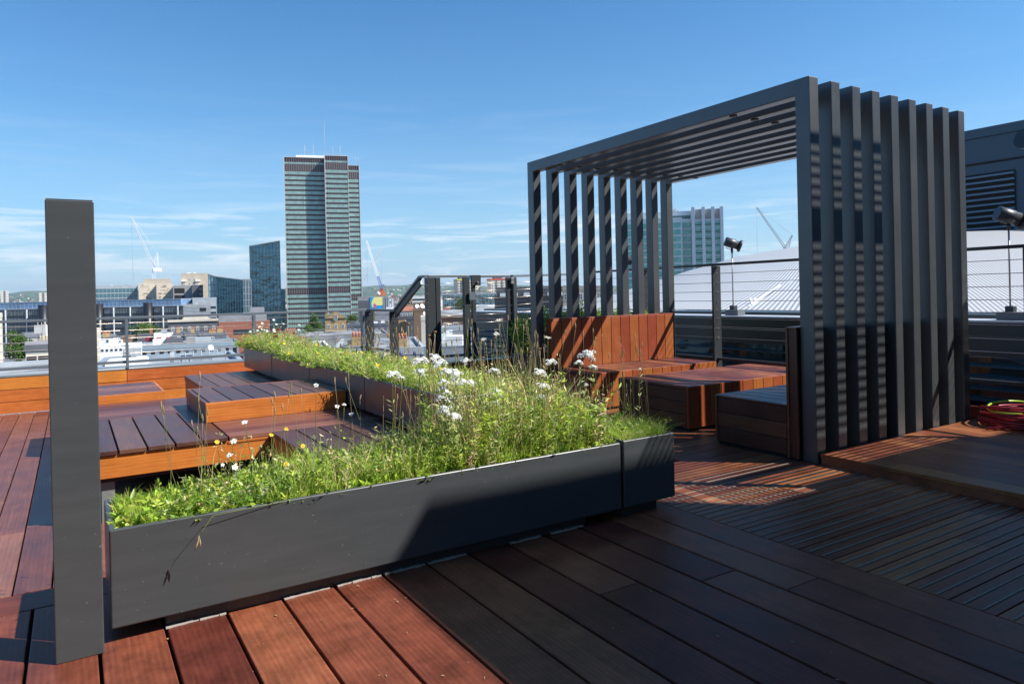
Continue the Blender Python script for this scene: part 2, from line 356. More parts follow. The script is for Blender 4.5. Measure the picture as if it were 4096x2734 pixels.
at0(mb.build('inner_frame', mat('dark_frame_wood', (.03, .015, .010), .7), S_), S_)

def wbox(name, x0, x1, y0, y1, z0, z1, label, axis, pitch, start, facem, trim=True, topm=WD_TOP, ends=.035):
    t = empty(name, ((x0 + x1) / 2, (y0 + y1) / 2, z0), label=label, cat='wooden bench')
    mb = MB(); mb.box(x0, x1, y0, y0 + .028, z0 + .002, z1 - .0, 0, 0, r=.6); mb.box(x0, x1, y1 - .028, y1, z0 + .002, z1, 0, 0)
    mb.box(x1 - .028, x1, y0 + .029, y1 - .029, z0 + .002, z1 - .001, 0, 1)
    at0(mb.build('face_board', facem, t, .003), t)
    at0(MB().box(x0, x0 + .032, y0 + .029, y1 - .029, z0 + .002, z1 - .001, 0, 1, r=.2).build('end_board', WD_FAR, t, .003), t)
    at0(boards(MB(), x0 + .040, x1 - .032, y0 + .031, y1 - .031, z1 - .026, z1 + .0015, axis, pitch, .012, start).build('top_boards', topm, t, .003), t)
    at0(bx('core', BLACK, t, x0 + .034, x1 - .03, y0 + .03, y1 - .03, z0 + .003, z1 - .03), t)
    return t
wbox('upper_step', .909, 2.085, 6.213, 7.36, .5, .660, 'wooden box step with swirling orange grain on its front, on the stepped platform', 'y', .1765, .945, WD_OR)
t = wbox('low_bench', 0.0, .80, 8.075, 9.15, .002, .578, 'low slatted wooden bench against the parapet seen behind the tall post', 'x', .172, 8.08, WD_OR, topm=WD_FAR)

# ------------------------------------------------------------------ parapet with railings
t = empty('left_parapet', (0, 11.95, 0), label='orange hardwood clad parapet along the left back edge of the terrace', cat='parapet')
mb = MB()
for z0, z1 in ((.004, .158), (.166, .327), (.335, .492)):
    for a, b in ((-7, -2.6), (-2.6, .672), (.676, 4.49)): mb.box(a, b - .003, 11.92, 11.95, z0, z1, 0, 0)
at0(mb.build('board', WD_OR, t, .002), t)
at0(bx('backing', BLACK, t, -7, 4.49, 11.951, 12.05, 0, .49), t)
at0(MB().tube([(-7, 11.955, .512), (4.5, 11.955, .512)], .021, 10).box(-7, 4.5, 11.955, 12.07, .492, .515).build('coping', RAILM, t), t)
t = empty('centre_parapet', (6.2, 9.5, 0), label='red brown hardwood clad parapet below the gate in the middle of the view', cat='parapet')
mb = MB()
for z0, z1 in ((.004, .15), (.158, .31), (.318, .462)): mb.box(4.55, 8.2, 9.50, 9.53, z0, z1, 0, 0); mb.box(4.52, 4.55, 9.53, 11.9, z0, z1, 0, 1)
at0(mb.build('board', WD_RED, t, .002), t)
at0(bx('coping', RAILM, t, 4.50, 8.25, 9.49, 9.65, .463, .49), t)

def railing(name, a, b, zt, zb, base, cables, posts, label, pm=DARKR, perp=.13, th=.034, rm=RAILM):
    a = Vector((*a, 0)); b = Vector((*b, 0)); d = (b - a).normalized(); n = Vector((-d.y, d.x, 0))
    t = empty(name, a, label=label, cat='railing')
    zt2 = zt if isinstance(zt, tuple) else (zt, zt)
    L0 = Vector((0, 0, 0)); L1 = b - a; hh = .036
    MB().bar(L0 + Vector((0, 0, zt2[0] - hh / 2)), L1 + Vector((0, 0, zt2[1] - hh / 2)), .062, hh).build('top_rail', rm, t, .004)
    MB().bar(L0 + Vector((0, 0, zb - .02)), L1 + Vector((0, 0, zb - .02)), .05, .04).build('bottom_rail', rm, t, .003)
    for z in cables:
        z1 = z + (zt2[1] - zt2[0])
        MB().tube([L0 + Vector((0, 0, z)), L1 + Vector((0, 0, z1))], .0042, 5).build('cable', STEEL, t)
    for s in posts:
        p = d * s; q = zt2[0] + (zt2[1] - zt2[0]) * s / L1.length - .04
        w = th / 2; mbp = MB()
        c = [p - d * w - n * perp / 2, p + d * w - n * perp / 2, p + d * w + n * perp / 2, p - d * w + n * perp / 2]
        mbp.V += [(v.x, v.y, base) for v in c] + [(v.x, v.y, q) for v in c]
        for f in ((0, 3, 2, 1), (4, 5, 6, 7), (0, 1, 5, 4), (1, 2, 6, 5), (2, 3, 7, 6), (3, 0, 4, 7)): mbp.face(f)
        po = mbp.build('post', pm, t)
        for z in cables: MB().tube([p - d * (w + .02) + Vector((0, 0, z)), p + d * (w + .02) + Vector((0, 0, z))], .008, 6).build('cable_fitting', STEEL, po)
    return t
CL = [1.194, 1.084, .968, .854, .743]
railing('left_railing', (-7, 11.99), (4.46, 11.99), 1.290, .634, .52, CL, (.2, 2.0, 3.83, 5.66, 7.685, 9.51, 11.36), 'thin grey cable railing on the left parapet with a flat top rail', RAILM)
railing('side_railing', (4.47, 12.0), (4.47, 10.78), 1.290, .62, .47, CL, (.06, 1.18), 'short length of dark cable railing turning in from the far parapet', perp=.15)
mb = MB()
t = empty('sloping_rail', (4.47, 10.78, 1.27), label='dark handrail sloping up to the gate in the middle of the view', cat='handrail')
mb.bar((0, 0, 0), (0, -1.04, .52), .062, .036).bar((0, -1.03, .516), (0, -1.24, .518), .061, .035).build('rail', RAILM, t)
MB().bar((0, -.03, -.05), (0, -1.05, .46), .03, .13).build('flat_bar', DARKR, t)
for i, z in enumerate((1.66, 1.53, 1.40, 1.29)):
    MB().tube([(0, -1.04 + (1.79 - z) * 1.1 - .12, z - 1.27), (0, -1.3, z - 1.27)], .004, 5).build('cable', STEEL, t)
CR = [1.68, 1.56, 1.44, 1.315, 1.19, 1.065, .94, .815, .70]
t = railing('corner_railing', (4.50, 9.56), (5.16, 9.56), 1.806, .60, .48, CR, (.035,), 'dark railing panel with two heavy posts left of the gate', perp=.10, th=.13)
at0(MB().box(4.615, 4.685, 9.51, 9.61, .48, 1.765).build('post', DARKR, t), t); at0(MB().box(5.10, 5.19, 9.52, 9.60, .48, 1.765).build('post', DARKR, t), t)
t = railing('gate', (5.22, 9.56), (5.93, 9.56), 1.800, .60, .50, CR, (.05, .68), 'dark cable gate with a lock plate in the middle of the view', perp=.06, th=.05); t['category'] = 'gate'
bx('lock_plate', DARKR, t, .0, .16, -.055, -.032, 1.64, 1.80); bx('lock_box', RAILM, t, -.06, .04, -.085, -.058, 1.42, 1.54)
MB().tube([(.09, -.058, 1.69), (.09, -.10, 1.69)], .015, 10).build('knob', STEEL, t)
for z in (1.72, 1.66): bx('hinge', mat('hinge_steel', (.5, .5, .5), .4, .8), t, .70, .745, -.09, -.06, z, z + .05)
railing('centre_railing', (5.98, 9.56), (7.95, 10.55), (1.800, 1.855), .60, .48, CR, (.02, 2.15), 'dark cable railing right of the gate behind the pergola posts', perp=.1, th=.10)
railing('right_railing', (8.3, 10.6), (8.3, -2.6), 1.888, .465, .08, [1.735, 1.595, 1.458, 1.32, 1.185, 1.055, .905, .765], (.05, 1.65, 3.18, 7.30, 9.1, 10.9), 'black cable railing along the right edge behind the pergola', perp=.16, rm=DARKR)
bx('kerb_board', WD_DECK, None, 8.26, 8.29, -2.6, 10.5, -.02, .17, g=1, label='low hardwood kerb board at the foot of the right railing', cat='kerb')

# ------------------------------------------------------------------ pergola
t = empty('pergola', (6.6, 5.86, 0), label='dark grey pergola of nine upright square frames standing over the wooden seats', cat='pergola')
X0, DX, FT = 5.315, .3078, .124; YA, YB, HT, MW = 3.69, 8.035, 3.285, .142
holes = mat('downlight_black', (.01, .01, .01), .5)
for i in range(9):
    x = X0 + DX * i; xb = x + FT; zb = 0.0 if i == 0 else .0
    ou = [(YA, zb), (YA, HT), (YB, HT), (YB, zb), (YB - MW, zb), (YB - MW, HT - MW), (YA + MW, HT - MW), (YA + MW, zb)]
    mb = MB(); n = len(ou)
    for xx in (x, xb):
        for (yy, zz) in ou: mb.V.append((xx, yy, zz))
    for k in range(n):
        k2 = (k + 1) % n; mb.face((k, k2, n + k2, n + k))
    for side, off in ((0, 0), (1, n)):
        qs = ((0, 1, 6, 7), (1, 2, 5, 6), (2, 3, 4, 5))
        for q in qs:
            idx = [off + v for v in q]; mb.face(idx if side else idx[::-1])
    fr = at0(mb.build('frame', PERG, t, .008), t)
    if i % 1 == 0:
        for yy in (7.35, 4.55):
            if yy < 5 and i > 2: continue
            at0(MB().tube([(x + FT / 2, yy, HT - MW - .008), (x + FT / 2, yy, HT - MW - .0005)], .036, 14).build('downlight', holes, t), t)

# ------------------------------------------------------------------ wooden seats in the pergola
def vplank(mb, x0, x1, y0, y1, z0, z1, pitch, m=0):
    x = x0; 
    while x < x1 - .03:
        a = x; b = min(x + pitch, x1); mb.box(a + .0045, b - .0045, y0, y1, z0, z1, m, 2); x += pitch
    return mb
def side_boards(mb, x, y0, y1, z0, z1, n, th=.024):
    h = (z1 - z0) / n
    for i in range(n): mb.box(x, x + th, y0, y1, z0 + i * h + .003, z0 + (i + 1) * h - .003, 0, 1)
    return mb
WD_SH = wood('shaded_hardwood_face', (.070, .022, .010), (.125, .040, .018), (.19, .066, .028), .36)  # shade put into the base colour of the near bench and table ends
# middle table bench
t = empty('wooden_table', (6.6, 5.9, 0), label='broad low slatted hardwood table bench in the middle of the pergola', cat='wooden bench')
mb = MB(); x0, x1, y0, y1, zt = 5.479, 7.80, 5.314, 6.43, .478
vplank(mb, x0, x1, y0, y0 + .03, .035, zt - .002, .1725); at0(vplank(MB(), x0, x1, y1 - .03, y1, .035, zt - .002, .1725).build('rear_slats', WD_RED2, t, .003), t)
at0(mb.build('front_slats', WD_RED2, t, .003), t)
mb = MB(); x = x0
while x < x1 - .03: mb.box(x + .006, min(x + .1725, x1) - .006, y0 + .031, y1 - .031, zt - .03, zt, 0, 1); x += .1725
at0(mb.build('top_slats', WD_DECK, t, .003), t)
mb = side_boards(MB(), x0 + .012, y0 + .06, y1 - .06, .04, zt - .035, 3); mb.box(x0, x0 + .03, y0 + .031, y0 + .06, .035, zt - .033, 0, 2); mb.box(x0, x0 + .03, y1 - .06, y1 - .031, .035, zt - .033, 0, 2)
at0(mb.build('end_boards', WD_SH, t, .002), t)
at0(bx('core', BLACK, t, x0 + .04, x1 - .03, y0 + .035, y1 - .035, .0, zt - .035), t)
# left bench with high back
t = empty('far_bench', (6.6, 7.3, 0), label='hardwood bench with tall vertical board back under the far side of the pergola', cat='wooden bench')
mb = MB(); x0, x1 = 5.46, 7.73
vplank(mb, x0, x1, 6.93, 6.955, .035, .476, .1745); at0(mb.build('front_slats', WD_RED2, t, .003), t)
mb = MB(); x = x0
while x < x1 - .03: mb.box(x + .006, min(x + .1745, x1) - .006, 6.956, 7.755, .448, .478, 0, 1); x += .1745
at0(mb.build('seat_slats', WD_DECK, t, .003), t)
mb = MB(); x = x0 + .07
vplank(mb, x0, x1, 7.76, 7.79, .479, 1.135, .1745); at0(mb.build('back_slats', WD_RED, t, .003), t)
mb = MB(); mb.box(x0, x1, 7.762, 7.874, 1.136, 1.152, 0, 0); mb.box(x0, x0 + .014, 7.795, 7.874, .0, 1.135, 0, 2); mb.box(x0 - .001, x0 + .03, 6.96, 7.79, .03, .446, 0, 1)
at0(mb.build('back_frame', WD_RED, t, .002), t)
at0(bx('core', BLACK, t, x0 + .035, x1 - .01, 6.96, 7.75, 0, .445), t); at0(bx('back_core', BLACK, t, x0 + .02, x1 - .01, 7.792, 7.87, 0, 1.134), t)
# right bench
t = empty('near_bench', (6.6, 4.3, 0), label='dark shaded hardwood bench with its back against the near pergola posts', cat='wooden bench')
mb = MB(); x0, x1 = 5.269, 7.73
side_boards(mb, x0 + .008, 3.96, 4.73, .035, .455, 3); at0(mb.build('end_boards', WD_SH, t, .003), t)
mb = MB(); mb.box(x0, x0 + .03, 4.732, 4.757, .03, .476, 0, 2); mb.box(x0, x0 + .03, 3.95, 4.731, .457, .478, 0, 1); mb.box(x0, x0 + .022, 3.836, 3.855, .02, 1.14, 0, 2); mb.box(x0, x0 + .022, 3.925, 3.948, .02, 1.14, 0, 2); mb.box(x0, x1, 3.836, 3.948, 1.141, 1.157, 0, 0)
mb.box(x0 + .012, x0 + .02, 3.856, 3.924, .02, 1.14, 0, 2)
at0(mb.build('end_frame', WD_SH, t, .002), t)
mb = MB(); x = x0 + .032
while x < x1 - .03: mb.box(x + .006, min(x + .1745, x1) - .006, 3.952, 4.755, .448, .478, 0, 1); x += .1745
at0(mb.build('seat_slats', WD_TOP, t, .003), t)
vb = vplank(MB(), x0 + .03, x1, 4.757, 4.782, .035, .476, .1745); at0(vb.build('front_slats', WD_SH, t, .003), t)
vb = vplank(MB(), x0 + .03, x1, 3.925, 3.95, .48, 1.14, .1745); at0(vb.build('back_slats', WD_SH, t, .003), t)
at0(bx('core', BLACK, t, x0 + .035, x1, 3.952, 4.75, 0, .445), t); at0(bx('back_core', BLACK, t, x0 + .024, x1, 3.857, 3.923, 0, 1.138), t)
random.seed(91); DEB = mat('leaf_litter', (.30, .20, .10), .9)
mb = MB()
for i in range(170):
    x, y = random.uniform(-.6, 5.2), random.uniform(1.2, 3.55); a = random.uniform(0, 3.1); l = random.uniform(.003, .012); w_ = l * random.uniform(.2, .5)
    c_, s_ = math.cos(a), math.sin(a); mb.poly([(x - c_ * l, y - s_ * l, .0045), (x + s_ * w_, y - c_ * w_, .007), (x + c_ * l, y + s_ * l, .005), (x - s_ * w_, y + c_ * w_, .006)])
mb.build('leaf_litter', DEB, None, kind='stuff', label='tiny dry leaf scraps and grit scattered on the front deck', cat='debris')
# ------------------------------------------------------------------ plant rooms behind and to the right (they cast the big shadow)
def louvre_wall(t, x0, x1, y0, y1, bands, pitch=.094, lt=.028, ld=.012):
    for z0, z1 in bands:
        mb = MB(); z = z0
        while z < z1:
            if abs(x1 - x0) > abs(y1 - y0): mb.box(x0, x1, y0, y0 + ld, z, z + lt)
            else: mb.box(x0, x0 + ld, y0, y1, z, z + lt)
            z += pitch
        mb.build('louvre_panel', LOUV, t)
t = empty('plant_enclosure', (0, 0, 0), label='navy louvred plant enclosure standing on the raised deck to the right of the viewer', cat='plant room')
bx('base_wall', LOUV, t, 6.2, 8.45, 1.85, 1.90, .093, 2.15); bx('side_wall', LOUV, t, 6.2, 6.25, -1.0, 1.849, .093, 2.15)
louvre_wall(t, 6.25, 8.37, 1.88, 1.9, ((2.2, 2.70), (2.84, 4.54), (4.80, 5.37)))
louvre_wall(t, 6.2, 6.22, -.9, 1.84, ((2.35, 3.15), (3.32, 4.5)), .075, .026)
for nm, a in (('frame_beam', (6.2, 8.45, 1.87, 1.91, 2.71, 2.83)), ('frame_beam', (6.2, 8.45, 1.87, 1.91, 4.56, 4.79)), ('frame_beam', (6.2, 8.45, 1.87, 1.91, 5.40, 5.43)),
              ('frame_post', (8.38, 8.45, 1.86, 1.92, 2.16, 5.40)), ('frame_post', (6.18, 6.24, 1.86, 1.92, 2.16, 5.40)), ('frame_post', (6.18, 6.25, -.98, -.9, 2.16, 4.5))): bx(nm, LOUV, t, *a)
t = empty('block_mass', (-1, -6, 0), label='wide pale rendered block added unseen behind the viewer to shape the fill light', cat='plant room')  # added out of view: cuts the sky fill, pale face bounces soft light
at0(bx('wall', mat('pale_bounce_render', (.46, .42, .38), .85, noise=.1), t, -9, 6.52, -9, -3.6, 0, 6.5), t); at0(bx('roof_trim', METAL, t, -9, 6.52, -9, -3.6, 6.501, 6.56), t)
t = empty('lift_overrun', (7.5, -3, 0), label='tall plain lift overrun block behind the viewer', cat='plant room')
at0(bx('wall', LOUV, t, 6.55, 8.60, -7.5, -1.0, 0, 7.0), t); at0(bx('roof_trim', METAL, t, 6.55, 8.60, -7.5, -1.0, 7.001, 7.06), t)
t = empty('plant_room', (14, -6, 0), label='long navy clad plant room behind the viewer', cat='plant room')
at0(bx('wall', LOUV, t, 8.62, 24, -12, -1.56, 0, 7.0), t); at0(bx('roof_trim', METAL, t, 8.62, 24, -12, -1.56, 7.001, 7.06), t)

# ------------------------------------------------------------------ vegetation
def leafmat(name, col, tr=.35, rough=.5):
    m = bpy.data.materials.new(name); m.use_nodes = True; t = m.node_tree; p = t.nodes['Principled BSDF']
    at = t.nodes.new('ShaderNodeAttribute'); at.attribute_name = 'rnd'
    hv = t.nodes.new('ShaderNodeHueSaturation'); hv.inputs['Color'].default_value = (*col, 1)
    mr = t.nodes.new('ShaderNodeMapRange'); mr.inputs['To Min'].default_value = .6; mr.inputs['To Max'].default_value = 1.45
    t.links.new(at.outputs['Fac'], mr.inputs[0]); t.links.new(mr.outputs[0], hv.inputs['Value'])
    mh = t.nodes.new('ShaderNodeMapRange'); mh.inputs['To Min'].default_value = .485; mh.inputs['To Max'].default_value = .515
    t.links.new(at.outputs['Fac'], mh.inputs[0]); t.links.new(mh.outputs[0], hv.inputs['Hue'])
    t.links.new(hv.outputs[0], p.inputs['Base Color']); p.inputs['Roughness'].default_value = rough; p.inputs['Specular IOR Level'].default_value = .35
    tl = t.nodes.new('ShaderNodeBsdfTranslucent'); t.links.new(hv.outputs[0], tl.inputs[0])
    mx = t.nodes.new('ShaderNodeMixShader'); mx.inputs[0].default_value = tr
    t.links.new(p.outputs[0], mx.inputs[1]); t.links.new(tl.outputs[0], mx.inputs[2])
    t.links.new(mx.outputs[0], t.nodes['Material Output'].inputs[0]); return m
GR1 = leafmat('fresh_grass', (.36, .50, .065), .45); GR2 = leafmat('deep_leaf', (.17, .29, .04), .45); GR3 = leafmat('pale_sage_leaf', (.54, .60, .26), .45); STRAW = leafmat('dry_straw', (.80, .62, .34), .3)
GR4 = leafmat('yellow_green_leaf', (.56, .66, .11), .5)
PETW = leafmat('white_petal', (.84, .84, .80), .4); PETY = leafmat('yellow_petal', (.80, .52, .02), .2); PETR = leafmat('red_petal', (.75, .05, .01), .2); PETP = leafmat('purple_petal', (.20, .12, .48), .2)
BROWNH = leafmat('brown_seed_head', (.38, .20, .06), .1); STEMG = leafmat('green_stem', (.20, .28, .06), .1); PINKH = leafmat('pinkish_dry_flower', (.45, .26, .16), .2)
VM = [GR1, GR2, GR3, STRAW, GR4]
class Leaves:
    def __init__(s): s.v = []; s.q = []; s.t = []; s.mq = []; s.mt = []; s.rq = []; s.rt = []; s.n = 0
    def blades(s, base, h, lean, w, m):
        "curved grass blades: base (n,3), height (n), lean (n,2), width (n), material index (n)"
        n = len(base); a = rng.uniform(0, 6.283, n); side = np.stack([np.cos(a), np.sin(a), np.zeros(n)], 1) * (w / 2)[:, None]
        l3 = np.concatenate([lean, np.zeros((n, 1))], 1); zz = np.array([0, 0, 1.0])
        mid = base + l3 * .32 + zz * (h * .58)[:, None]; tip = base + l3 + zz * (h * rng.uniform(.82, 1.0, n))[:, None]
        V = np.stack([base - side, base + side, mid - side * .75, mid + side * .75, tip], 1).reshape(-1, 3)
        o = s.n + np.arange(n) * 5
        s.v.append(V); s.n += 5 * n
        s.q.append(np.stack([o, o + 1, o + 3, o + 2], 1)); s.t.append(np.stack([o + 2, o + 3, o + 4], 1))
        r = rng.random(n); s.mq.append(m); s.mt.append(m); s.rq.append(r); s.rt.append(r)
    def leaf(s, p, d, L, w, m):
        "lens shaped leaves: p (n,3) base, d (n,3) direction, L length, w width"
        n = len(p); d = d / np.linalg.norm(d, axis=1)[:, None]
        rnd = rng.normal(size=(n, 3)); sd = np.cross(d, rnd); sd /= np.linalg.norm(sd, axis=1)[:, None]
        nn = np.cross(sd, d); mid = p + d * (L * .45)[:, None] + nn * (L * .10)[:, None]; tip = p + d * L[:, None]
        V = np.stack([p, mid + sd * (w / 2)[:, None], tip, mid - sd * (w / 2)[:, None]], 1).reshape(-1, 3)
        o = s.n + np.arange(n) * 4; s.v.append(V); s.n += 4 * n
        s.q.append(np.stack([o, o + 1, o + 2, o + 3], 1)); s.mq.append(m); s.rq.append(rng.random(n))
    def build(s, name, mats, parent=None, **k):
        V = np.concatenate(s.v); Q = np.concatenate(s.q); T = np.concatenate(s.t) if s.t else np.zeros((0, 3), int)
        me = bpy.data.meshes.new(name); me.vertices.add(len(V)); me.vertices.foreach_set('co', V.astype(np.float32).ravel())
        nq, ntr = len(Q), len(T); me.loops.add(nq * 4 + ntr * 3); me.loops.foreach_set('vertex_index', np.concatenate([Q.ravel(), T.ravel()]).astype(np.int32))
        me.polygons.add(nq + ntr)
        ls = np.concatenate([np.arange(nq) * 4, nq * 4 + np.arange(ntr) * 3]).astype(np.int32); me.polygons.foreach_set('loop_start', ls)
        for m in mats: me.materials.append(m)
        me.polygons.foreach_set('material_index', np.concatenate(s.mq + s.mt).astype(np.int32))
        at = me.attributes.new('rnd', 'FLOAT', 'FACE'); at.data.foreach_set('value', np.concatenate(s.rq + s.rt).astype(np.float32))
        me.update(calc_edges=True); me.validate()
        o = bpy.data.objects.new(name, me); COL.objects.link(o)
        if parent is not None: o.parent = parent
        return tag(o, **k)
def pick(n, probs): return rng.choice(len(probs), n, p=np.array(probs) / sum(probs))
def forbs(lv, n, xs, ys, z0, hf, leafL=.03, leafW=.010, per=14, probs=(3, 3, 2, .3, 3), lean=.08):
    x = rng.uniform(*xs, n); y = rng.uniform(*ys, n); h = hf(x, y) * rng.uniform(.5, 1.0, n)
    L = rng.normal(0, lean, (n, 2)) * (h / .2)[:, None]
    base = np.stack([x, y, np.full(n, z0)], 1); mt = pick(n, probs)
    lv.blades(base, h, L, np.full(n, .004), mt)
    k = np.repeat(np.arange(n), per); f = rng.uniform(.1, 1, len(k))
    p = base[k] + np.stack([L[k, 0] * f ** 1.6, L[k, 1] * f ** 1.6, h[k] * f * .95], 1)
    d = rng.normal(0, 1, (len(k), 3)); d[:, 2] = np.abs(d[:, 2]) * .6 + .1
    LL = leafL * rng.uniform(.5, 1.3, len(k)); lv.leaf(p, d, LL, LL * leafW / leafL, mt[k])
def grass(lv, n, xs, ys, z0, hf, w=.0035, lean=.06, probs=(4, 1, 0, .5, 2), edge=0):
    x = rng.uniform(*xs, n); y = rng.uniform(*ys, n); h = hf(x, y) * rng.uniform(.45, 1.05, n)
    L = rng.normal(0, lean, (n, 2)) * (h / .12)[:, None]
    lv.blades(np.stack([x, y, np.full(n, z0)], 1), h, L, w * rng.uniform(.6, 1.3, n), pick(n, probs))
def clump(x, s=9.0, ph=0): return .5 + .5 * np.sin(x * s + ph) * np.sin(x * s * .37 + 1.3 * ph)

# front planter: short lawn on the left, taller and looser towards the right
def hA(x, y): return .045 + .035 * clump(x, 11) + .09 * np.clip((x - .5) / 1.2, 0, 1) * (.35 + .65 * clump(x + y, 7, 1)) + .06 * np.clip((y - 3.8) / .3, 0, 1)
def hB(x, y): return (.06 + .15 * np.clip((x - .25) / .6, 0, 1)) * (.55 + .7 * clump(x, 5.5, .6)) + .13 * np.clip((x - 1.75) / .5, 0, 1) * np.exp(-((x - 2.35) / .55) ** 2) + .04 * clump(x, 8, 2)
lv = Leaves()
YS = (3.585, 4.09)
grass(lv, 15000, (.15, 3.0), YS, .465, hA, .0034, .05, (5, 1.2, 0, .35, 2.6))
grass(lv, 3500, (.8, 3.0), YS, .465, lambda x, y: hB(x, y) * 1.25, .0034, .045, (3, 1, 1, 1.4, 1.6))
forbs(lv, 1150, (.35, 3.0), YS, .465, hB, .032, .012, 14, (2.5, 3, 1.6, .35, 3))
forbs(lv, 170, (1.75, 2.95), YS, .465, lambda x, y: .19 + .15 * np.exp(-((x - 2.35) / .4) ** 2), .030, .006, 26, (1.5, 1.6, 4, .8, 2.2), .06)
tall = lambda x, y: .32 + .31 * np.exp(-((x - 2.36) / .42) ** 2)
forbs(lv, 260, (1.88, 2.98), YS, .465, tall, .050, .0115, 24, (2, 1.2, 4.5, 2.0, 3), .05)
forbs(lv, 150, (1.80, 3.0), YS, .465, lambda x, y: tall(x, y) * 1.25, .024, .007, 7, (1, 0, 3, 5, 1), .06)
forbs(lv, 60, (.5, 1.8), YS, .465, lambda x, y: .34 + 0 * x, .030, .010, 8, (1, .5, 3, 3, 2), .06)
grass(lv, 620, (1.85, 2.98), YS, .465, lambda x, y: tall(x, y) * 1.25, .0044, .028, (1.5, .5, 1.5, 4, 1.5))
forbs(lv, 160, (1.2, 2.0), YS, .465, lambda x, y: .15 + .10 * clump(x, 9), .030, .007, 20, (2, 2, 2.5, .8, 3), .07)
forbs(lv, 160, (.15, 3.0), (3.58, 3.70), .468, lambda x, y: .05 + 0 * x, .055, .022, 9, (4, 2, .3, 0, 3), .05)   # broad rosette leaves at the rim
forbs(lv, 60, (.15, .5), (3.58, 4.05), .468, lambda x, y: .06 + 0 * x, .055, .020, 10, (4, 1.2, .3, .2, 3), .05)
forbs(lv, 46, (2.35, 3.0), (3.62, 4.05), .468, lambda x, y: .10 + 0 * x, .075, .032, 10, (4, 1.8, .3, .1, 3), .06)
# blades hanging over the front rim
n = 60; x = rng.uniform(.2, 2.9, n); b = np.stack([x, np.full(n, 3.575), np.full(n, .503)], 1)
lv.blades(b, rng.uniform(-.02, .035, n), np.stack([rng.normal(0, .04, n), rng.uniform(-.06, -.02, n)], 1), np.full(n, .003), pick(n, (3, 1, 0, 2, 2)))
lv.build('grass', VM, None, kind='stuff', label='bright green meadow grass and leaves filling the front planter', cat='grass')
lv = Leaves()
grass(lv, 3800, (3.09, 3.49), YS, .475, lambda x, y: .10 + .05 * clump(x, 14), .0026, .10, (3.2, 1.8, 0, .5, 1.4))
forbs(lv, 60, (3.09, 3.45), YS, .475, lambda x, y: .14 + 0 * x, .028, .008, 14)
lv.build('fescue_grass', VM, None, kind='stuff', label='fine tufted grass filling the small planter', cat='grass')
# side planter
def hC(x, y): return .11 + .05 * np.clip((y - 9.4) / .8, 0, 1) + .05 * clump(y, 3.2) + .05 * np.clip((y - 8.5) / 1.5, 0, 1) + .05 * clump(x * 3 + y, 9, 1)
lv = Leaves(); XS = (2.13, 2.64)
grass(lv, 15000, XS, (4.2, 10.7), .785, lambda x, y: hC(x, y) * 1.1, .0045, .07, (3.5, 1.5, .6, 1.2, 2))
forbs(lv, 2500, XS, (4.2, 10.7), .785, hC, .034, .011, 13, (2.4, 2.6, 2, .9, 2.6))
forbs(lv, 260, XS, (4.2, 10.7), .785, lambda x, y: hC(x, y) * 1.7, .028, .008, 8, (1, .5, 3, 4, 2), .06)
forbs(lv, 420, (2.60, 2.68), (4.2, 10.7), .80, lambda x, y: .07 + 0 * x, .030, .010, 14, (2, 2, 2, .8, 2), .14)
forbs(lv, 420, (2.10, 2.17), (5.4, 10.7), .80, lambda x, y: .06 + 0 * x, .030, .010, 12, (2, 2, 2, .8, 2), .14)
forbs(lv, 130, (2.0, 2.6), (10.4, 10.95), .81, lambda x, y: .13 + 0 * x, .032, .010, 14)
forbs(lv, 90, (2.04, 2.16), (7.0, 8.6), .79, lambda x, y: .03 + 0 * x, .030, .010, 12, (2, 2, 2, 1, 2), .25)
lv.build('meadow_planting', VM, None, kind='stuff', label='tangled wild meadow planting filling the long side planter', cat='meadow plants')

# --- individual flowers -------------------------------------------------
def stem_pts(p, base, bend=.15):
    p = Vector(p); base = Vector(base); m = (p + base) / 2 + Vector((random.uniform(-1, 1), random.uniform(-1, 1), 0)) * bend * (p - base).length
    return [base, base.lerp(m, .6), m.lerp(p, .25) * .7 + m * .3, p.lerp(m, .3), p]
def at_y(px, py, Y):
    r = ray(px, py); return Vector((0, 0, HC)) + r * (Y / r.y)
def yarrow_head(seed, R=.040):
    random.seed(seed); mb = MB()
    mb.tube([(0, 0, -.013), (0, 0, -.009), (0, 0, -.004)], [R * .3, R * .62, R * .4], 12, 0, r=.5)
    nc = 9
    for c in range(nc):
        a = random.uniform(0, 6.28); rr = R * math.sqrt(random.random()); cx, cy = rr * math.cos(a), rr * math.sin(a); cz = -.40 * rr * rr / R + random.uniform(-.003, .003)
        mb.tube([(0, 0, -.03), (cx * .7, cy * .7, -.012), (cx, cy, cz - .002)], .0009, 3, 1)
        for q in range(15):
            b = random.uniform(0, 6.28); r2 = .0145 * math.sqrt(random.random()); x, y = cx + r2 * math.cos(b), cy + r2 * math.sin(b); z = cz - r2 * r2 * 45 + random.uniform(0, .003)
            s = random.uniform(.0028, .0042); n = 6; v0 = len(mb.V)
            tx, ty = random.uniform(-.35, .35), random.uniform(-.35, .35)
            for k in range(n):
                t = k * 1.0472; dx, dy = s * math.cos(t), s * math.sin(t); mb.V.append((x + dx, y + dy, z + dx * tx + dy * ty))
            mb.V.append((x, y, z + .002)); mb.V.append((x, y, z - .006)); rr_ = random.uniform(.35, .8)
            for k in range(n): mb.face((v0 + k, v0 + (k + 1) % n, v0 + n), 0, None, rr_); mb.face((v0 + (k + 1) % n, v0 + k, v0 + n + 1), 0, None, rr_)
    return mb
heads = [yarrow_head(s) for s in (1, 2, 3)]
head_mesh = []
for h in heads:
    o = h.build('flower_head', [PETW, STEMG]); head_mesh.append(o.data); bpy.data.objects.remove(o)
random.seed(11)
